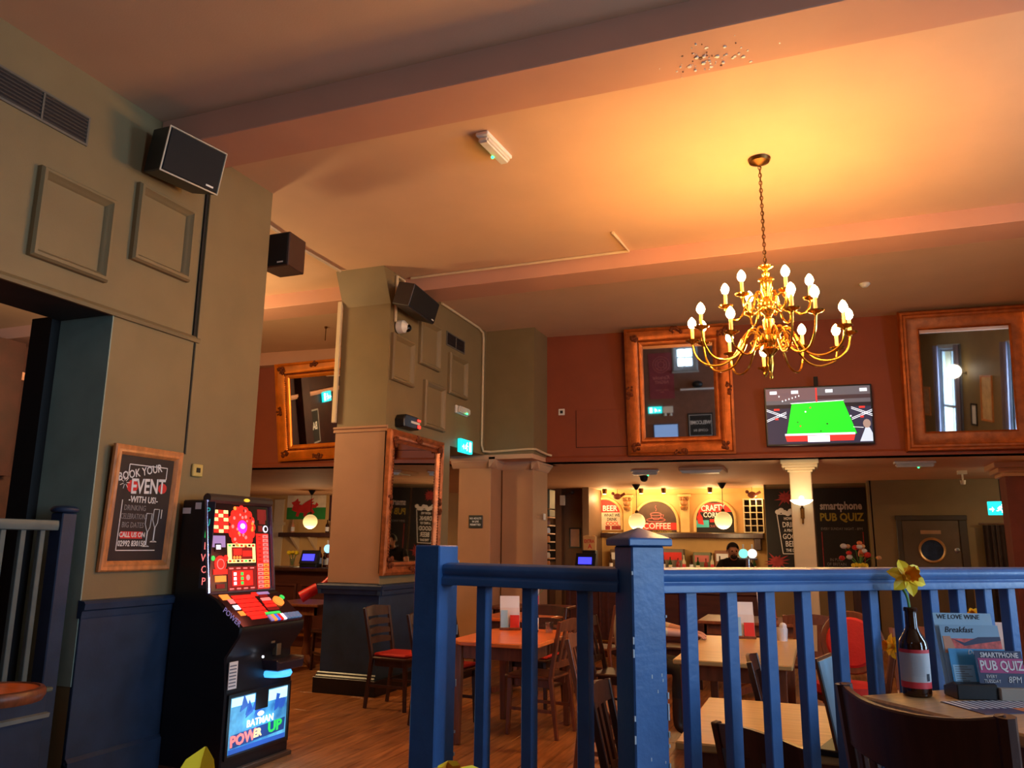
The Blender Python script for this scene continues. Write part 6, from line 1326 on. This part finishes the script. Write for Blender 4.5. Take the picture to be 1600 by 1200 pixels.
def face_parts(t, hc, fwd, hairm, s=1.0, beard=False):
    f = Vector(fwd).normalized(); lat = f.cross(Vector((0, 0, 1))).normalized(); u = lat.cross(f); hc = Vector(hc)
    for q in (-1, 1): G().ball(hc+f*0.085*s+lat*q*0.032*s+u*0.0, 0.011*s, 8, 6).build('eye', mat('eye_dark', (40, 30, 26), 0.2), t)
    G().bar(hc+f*0.09*s+u*0.012*s, hc+f*0.118*s-u*0.028*s, 0.014*s, 0.014*s, w1=0.028*s, d1=0.018*s).build('nose', skinm, t, bevel=0.004)
    g = G()
    g.tube([hc+f*0.088*s+lat*k*0.024*s-u*(0.058+0.004*abs(k))*s for k in (-1, 0, 1)], 0.006*s, 6); g.build('mouth', mat('lip', (150, 70, 64), 0.5), t)
    for q in (-1, 1): G().ball(hc+lat*q*0.085*s-f*0.005*s, 0.026*s, 8, 6, 0, (0.5, 0.7, 1.1)).build('ear', skinm, t)
    g = G(); vs = []; n, k = 18, 8
    for i in range(k+1):
        th = R(-6)+R(96)*i/k if False else R(100)*i/k
        for j in range(n):
            a = 2*math.pi*j/n; fr = math.cos(a)                      # + towards the face
            lim = 1.0 if fr < 0.3 else 0.62
            tt = th*lim; r = 0.104*s
            p = hc+u*(0.012*s)-f*0.008*s+(f*math.cos(a)*0.98+lat*math.sin(a)*0.9)*(r*math.sin(tt))+u*(r*1.12*math.cos(tt)); vs.append(p)
    g.add(vs, [(i*n+j, i*n+(j+1) % n, (i+1)*n+(j+1) % n, (i+1)*n+j) for i in range(k) for j in range(n)]); g.build('hair', hairm, t)
    if beard:
        g = G(); g.ball(hc+f*0.055*s-u*0.085*s, 0.052*s, 10, 7, 0, (1, 1, 0.75)); g.build('beard', hairm, t)
def human(t, pose, mats, tags):
    J, E_ = pose; return skin_body(t, J, E_, mats, tags)
def base_pose(p):
    J = {'pelvis': (p['pelvis'], (0.15, 0.12)), 'waist': (p['waist'], (0.145, 0.105)), 'chest': (p['chest'], (0.165, 0.115)), 'neck0': (p['neck0'], 0.06), 'neck': (p['neck'], 0.05), 'jaw': (p['jaw'], (0.066, 0.07)), 'head': (p['head'], (0.082, 0.094)), 'crown': (p['crown'], (0.06, 0.07))}
    E_ = [('pelvis', 'waist'), ('waist', 'chest'), ('chest', 'neck0'), ('neck0', 'neck'), ('neck', 'jaw'), ('jaw', 'head'), ('head', 'crown')]
    for s in 'RL':
        for n, r in (('sh', 0.062), ('el', 0.044), ('wr', 0.029), ('hip', 0.095), ('kn', 0.06), ('an', 0.042), ('toe', 0.034)): J[n+s] = (p[n+s], r)
        E_ += [('chest', 'sh'+s), ('sh'+s, 'el'+s), ('el'+s, 'wr'+s), ('pelvis', 'hip'+s), ('hip'+s, 'kn'+s), ('kn'+s, 'an'+s), ('an'+s, 'toe'+s)]
    return J, E_
# seated customer
t = thing('person', 'person in a beige top seated at the long oak table, behind the capped newel', 'person', (-1.57, 6.72, 0), R(0))
p = dict(pelvis=(0, 0, 0.60), waist=(0.0, 0, 0.74), chest=(0.04, 0, 0.96), neck0=(0.07, 0, 1.10), neck=(0.10, 0, 1.15), jaw=(0.135, 0, 1.20), head=(0.135, 0, 1.27), crown=(0.115, 0, 1.335),
         shR=(0.04, -0.17, 1.03), elR=(0.24, -0.25, 0.82), wrR=(0.52, -0.12, 0.79), shL=(0.04, 0.17, 1.03), elL=(0.20, 0.27, 0.82), wrL=(0.50, 0.10, 0.79),
         hipR=(0.06, -0.09, 0.54), knR=(0.46, -0.12, 0.53), anR=(0.44, -0.12, 0.09), toeR=(0.60, -0.13, 0.035), hipL=(0.06, 0.09, 0.54), knL=(0.46, 0.12, 0.53), anL=(0.44, 0.12, 0.09), toeL=(0.60, 0.13, 0.035))
J, E_ = base_pose(p)
tags = {n: 1 for n in ('waist', 'chest', 'neck0', 'shR', 'elR', 'shL', 'elL')}
tags.update({n: 2 for n in ('pelvis', 'hipR', 'hipL', 'knR', 'knL')}); tags.update({n: 3 for n in ('anR', 'anL', 'toeR', 'toeL')})
add_hand(J, E_, 'wrR', p['wrR'], (1, 0.1, -0.05), (0, 0, 1), 1.0, 1); add_hand(J, E_, 'wrL', p['wrL'], (1, -0.15, -0.05), (0, 0, 1), 1.0, -1)
human(t, (J, E_), [skinm, mat('beige_cotton', (206, 184, 150), 0.8, var=0.08, bump=0.2, bscale=20), mat('charcoal_cloth', (40, 40, 46), 0.8), mat('brown_shoe', (60, 40, 30), 0.5)], tags)
face_parts(t, (0.135, 0, 1.265), (1, 0, -0.25), mat('brown_hair', (70, 44, 28), 0.7, var=0.3))
dup(chs, (-1.60, 6.72, 0), R(0), 'dark chair under the person in the beige top')
# barman leaning over the counter
t = thing('person', 'bearded barman in a dark shirt bending over behind the right bar counter', 'person', (-1.24, 12.75, 0), R(-90))
p = dict(pelvis=(-0.30, 0, 0.86), waist=(-0.20, 0, 1.02), chest=(0.02, 0, 1.20), neck0=(0.14, 0, 1.29), neck=(0.18, 0.0, 1.325), jaw=(0.225, 0, 1.35), head=(0.235, 0.0, 1.42), crown=(0.215, 0, 1.49),
         shR=(0.06, -0.19, 1.25), elR=(0.14, -0.30, 1.0), wrR=(0.40, -0.16, 1.07), shL=(0.06, 0.19, 1.25), elL=(0.12, 0.33, 1.02), wrL=(0.36, 0.20, 1.13),
         hipR=(-0.28, -0.1, 0.84), knR=(-0.20, -0.12, 0.46), anR=(-0.30, -0.12, 0.09), toeR=(-0.12, -0.14, 0.035), hipL=(-0.28, 0.1, 0.84), knL=(-0.20, 0.12, 0.46), anL=(-0.30, 0.12, 0.09), toeL=(-0.12, 0.14, 0.035))
J, E_ = base_pose(p)
tags = {n: 1 for n in ('waist', 'chest', 'neck0', 'shR', 'shL')}; tags.update({n: 2 for n in ('pelvis', 'hipR', 'hipL', 'knR', 'knL')}); tags.update({n: 3 for n in ('anR', 'anL', 'toeR', 'toeL')})
add_hand(J, E_, 'wrR', p['wrR'], (1, 0.2, 0.1), (0, 0, 1), 1.0, 1); add_hand(J, E_, 'wrL', p['wrL'], (0.9, -0.3, 0.2), (0, 0, 1), 1.0, -1)
human(t, (J, E_), [skinm, mat('black_shirt', (24, 22, 24), 0.8), mat('charcoal_cloth', (40, 40, 46)), mat('brown_shoe', (60, 40, 30))], tags)
face_parts(t, (0.235, 0, 1.415), (1, 0.35, -0.08), mat('dark_hair', (34, 24, 20), 0.7, var=0.3), 1.0, True)

# ================================================================== THE ROOM BEHIND US, SEEN IN THE MIRRORS
t = thing('karaoke_poster', 'dark red poster with a pink record drawing, mirrored in the carved gilt mirror', 'poster', (-1.92, -2.55, 3.50), R(180))
G().box(-0.36, 0.36, -0.012, 0, -0.68, 0.68).build('sheet', mat('poster_plum', (140, 52, 62), 0.7, var=0.1), t, smooth=False)
g = G()
for r in (0.24, 0.17, 0.09): g.tube([(r*math.cos(2*math.pi*j/24), -0.014, 0.33+r*math.sin(2*math.pi*j/24)) for j in range(25)], 0.008, 4)
for k in range(8): a = k*0.785; g.bar((0.10*math.cos(a), -0.014, 0.33+0.10*math.sin(a)), (0.16*math.cos(a), -0.014, 0.33+0.16*math.sin(a)), 0.01, 0.003, up=(0, 1, 0))
g.build('record_drawing', chalkpink, t); text('Karaoke', 0.16, chalkpink, t, (0, -0.014, -0.05), shear=0.3, bold=0.002, sx=0.9); text('NIGHT', 0.13, chalkpink, t, (0, -0.014, -0.19), bold=0.002); text('EVERY FRIDAY\n8PM', 0.06, chalkpink, t, (0, -0.014, -0.45))
exit_sign('turquoise exit sign on the wall behind the camera, mirrored in the carved gilt mirror', (-2.15, -2.53, 2.5), R(180), 0.40, 0.2)
t = thing('emergency_lamp', 'twin-headed emergency lamp by the exit sign behind the camera', 'emergency light', (-1.78, -2.55, 2.5), R(180)); G().box(-0.15, 0.15, -0.08, 0, -0.1, 0.1).build('case', whitep, t, bevel=0.01)
for s in (-1, 1): G().lathe([(0.03, 0), (0.05, -0.08), (0.0, -0.082)], 12, (s*0.08, -0.05, -0.1)).build('lamp_head', whitep, t)
t = thing('welcome_chalkboard', 'chalkboard lettered welcome on the wall behind the camera', 'chalkboard', (-0.86, -2.54, 2.0), R(180)); G().box(-0.36, 0.36, -0.02, 0, -0.36, 0.36).build('board', chalk, t, smooth=False); text('WELCOME', 0.145, chalkw, t, (0, -0.022, 0.08), bold=0.003, sx=0.85); text('COME IN', 0.10, chalkw, t, (0, -0.022, -0.15)); G().frame(0.64, 0.62, [(0, -0.02), (0, -0.024), (0.01, -0.024), (0.01, -0.02)]).build('chalk_border', chalkw, t)
t = thing('wall_screen', 'pale blue lit screen on the wall behind the camera', 'television', (-1.86, -2.5, 1.86), R(180)); G().box(-0.36, 0.36, -0.03, 0.03, -0.22, 0.22).build('casing', blackp, t, bevel=0.006); G().box(-0.34, 0.34, -0.034, -0.03, -0.2, 0.2).build('screen', emis('pale_blue_screen', (110, 140, 190), 0.7), t, smooth=False)
def globe_wall(label, loc):
    t = thing('globe_wall_lamp', label, 'wall lamp', loc, R(-90), 'globe lamps on the right wall')
    G().bar((0, 0, 0), (0, -0.2, 0.02), 0.02, 0.02).lathe([(0.05, -0.004), (0.05, 0.0)], 14, T=Matrix.Rotation(R(90), 4, 'X')).build('bracket', bronze, t)
    G().ball((0, -0.26, 0.05), 0.16, 18, 12).build('globe', emis('milk_globe', (255, 240, 215), 3.0), t)
globe_wall('milk glass globe lamp beside the nearer sash window, mirrored in the plain-moulded mirror', (5.0, 1.34, 3.28)); globe_wall('milk glass globe lamp beyond the far sash window on the right wall', (5.0, 6.3, 2.9))
for k, (y, z, w, h, lab) in enumerate(((2.5, 2.75, 0.62, 1.0, 'tall framed print on the right wall between the two sash windows'), (1.75, 2.35, 0.34, 0.5, 'small black framed print beside the tall one on the right wall'), (-1.5, 2.5, 0.55, 0.75, 'wide framed print at the near end of the right wall'))):
    t = thing('picture', lab, 'picture', (5.0, y, z), R(-90)); G().frame(w, h, [(0, 0), (0, -0.03), (0.04, -0.025), (0.04, -0.006)]).build('frame', (pine, blackp, pine)[k], t); G().box(-w/2+0.04, w/2-0.04, -0.01, 0, -h/2+0.04, h/2-0.04).build('print', (mat('cream_print', (206, 178, 132), 0.6, var=0.2), paper, sepia)[k], t, smooth=False)
for k, (y) in enumerate((-0.42, 1.02, 3.66, 5.14)):
    t = thing('window_curtain', ('striped curtain at the near side of the nearer sash window', 'striped curtain at the far side of the nearer sash window', 'striped curtain at the near side of the farther sash window', 'striped curtain at the far side of the farther sash window')[k], 'curtain', (4.9, y, 0), R(-90))
    g = G(); n = 16; pts = [(-0.14+0.28*i/n, 0.025*math.sin(i*1.7)) for i in range(n+1)]; g.prism(pts+[(a, b+0.008) for a, b in reversed(pts)], 1.0, 3.95, 0, 'xy'); g.build('cloth', mat('slate_stripe_cloth', (104, 96, 116), 0.8, var=0.3, scale=20, stretch=(3, 1, 0.1)), t)
t = thing('ceiling_hook', 'tiny hook and wire under the far ceiling strip beyond the left gap', 'hook', (-6.2, 8.9, H)); G().lathe([(0.02, 0), (0.02, -0.02), (0.008, -0.03)], 10).tube([(0, 0, -0.02), (0, 0, -0.2)], 0.006, 6).build('wire', bronze, t)
t = thing('red_pipe', 'bright red bent pipe end at the edge of the second pier by its dado', 'pipe', (-4.95, 7.45, 1.1)); G().tube(spline([(0, 0.1, 0.55), (0, 0.05, 0.1), (-0.02, 0.0, -0.02), (-0.12, -0.08, -0.12)], 6), 0.03, 10).build('tube', mat('signal_red', (226, 30, 34), 0.4, var=0.05), t); G().tube([(-0.10, -0.07, -0.10), (-0.24, -0.17, -0.20)], [0.055, 0.06], 12).build('nozzle', mat('signal_red', (226, 30, 34)), t)
exit_sign('turquoise exit sign in the raised left room, mirrored in the askew gilt mirror', (-8.97, 5.2, 3.3), LW, 0.4, 0.22)
t = thing('bar_chalkboard', 'small framed chalkboard in the raised left room, mirrored in the askew gilt mirror', 'chalkboard', (-8.93, 6.0, 2.75), LW); G().frame(0.5, 0.7, [(0, 0), (0, -0.02), (0.03, -0.02), (0.03, 0)]).build('frame', chalkg, t); G().box(-0.22, 0.22, -0.01, 0, -0.32, 0.32).build('board', chalk, t, smooth=False); text('BAR', 0.22, chalkw, t, (0, -0.012, 0), bold=0.004, sx=0.8)
t = thing('wall_shelf', 'pale shelf with a black projector on the wall behind the camera', 'shelf', (-0.9, -2.55, 3.05), R(180)); G().box(-0.5, 0.5, -0.25, 0, 0, 0.05).build('board', paper, t, bevel=0.004); G().ball((0.0, -0.14, 0.16), 0.13, 14, 8, 0, (1.2, 0.8, 0.8)).build('projector', blackp, t)
point_light('bar_right_fill', (3.6, 12.6, 2.35), 26, WARM, 0.15)  # unseen fill light added to brighten the door wall
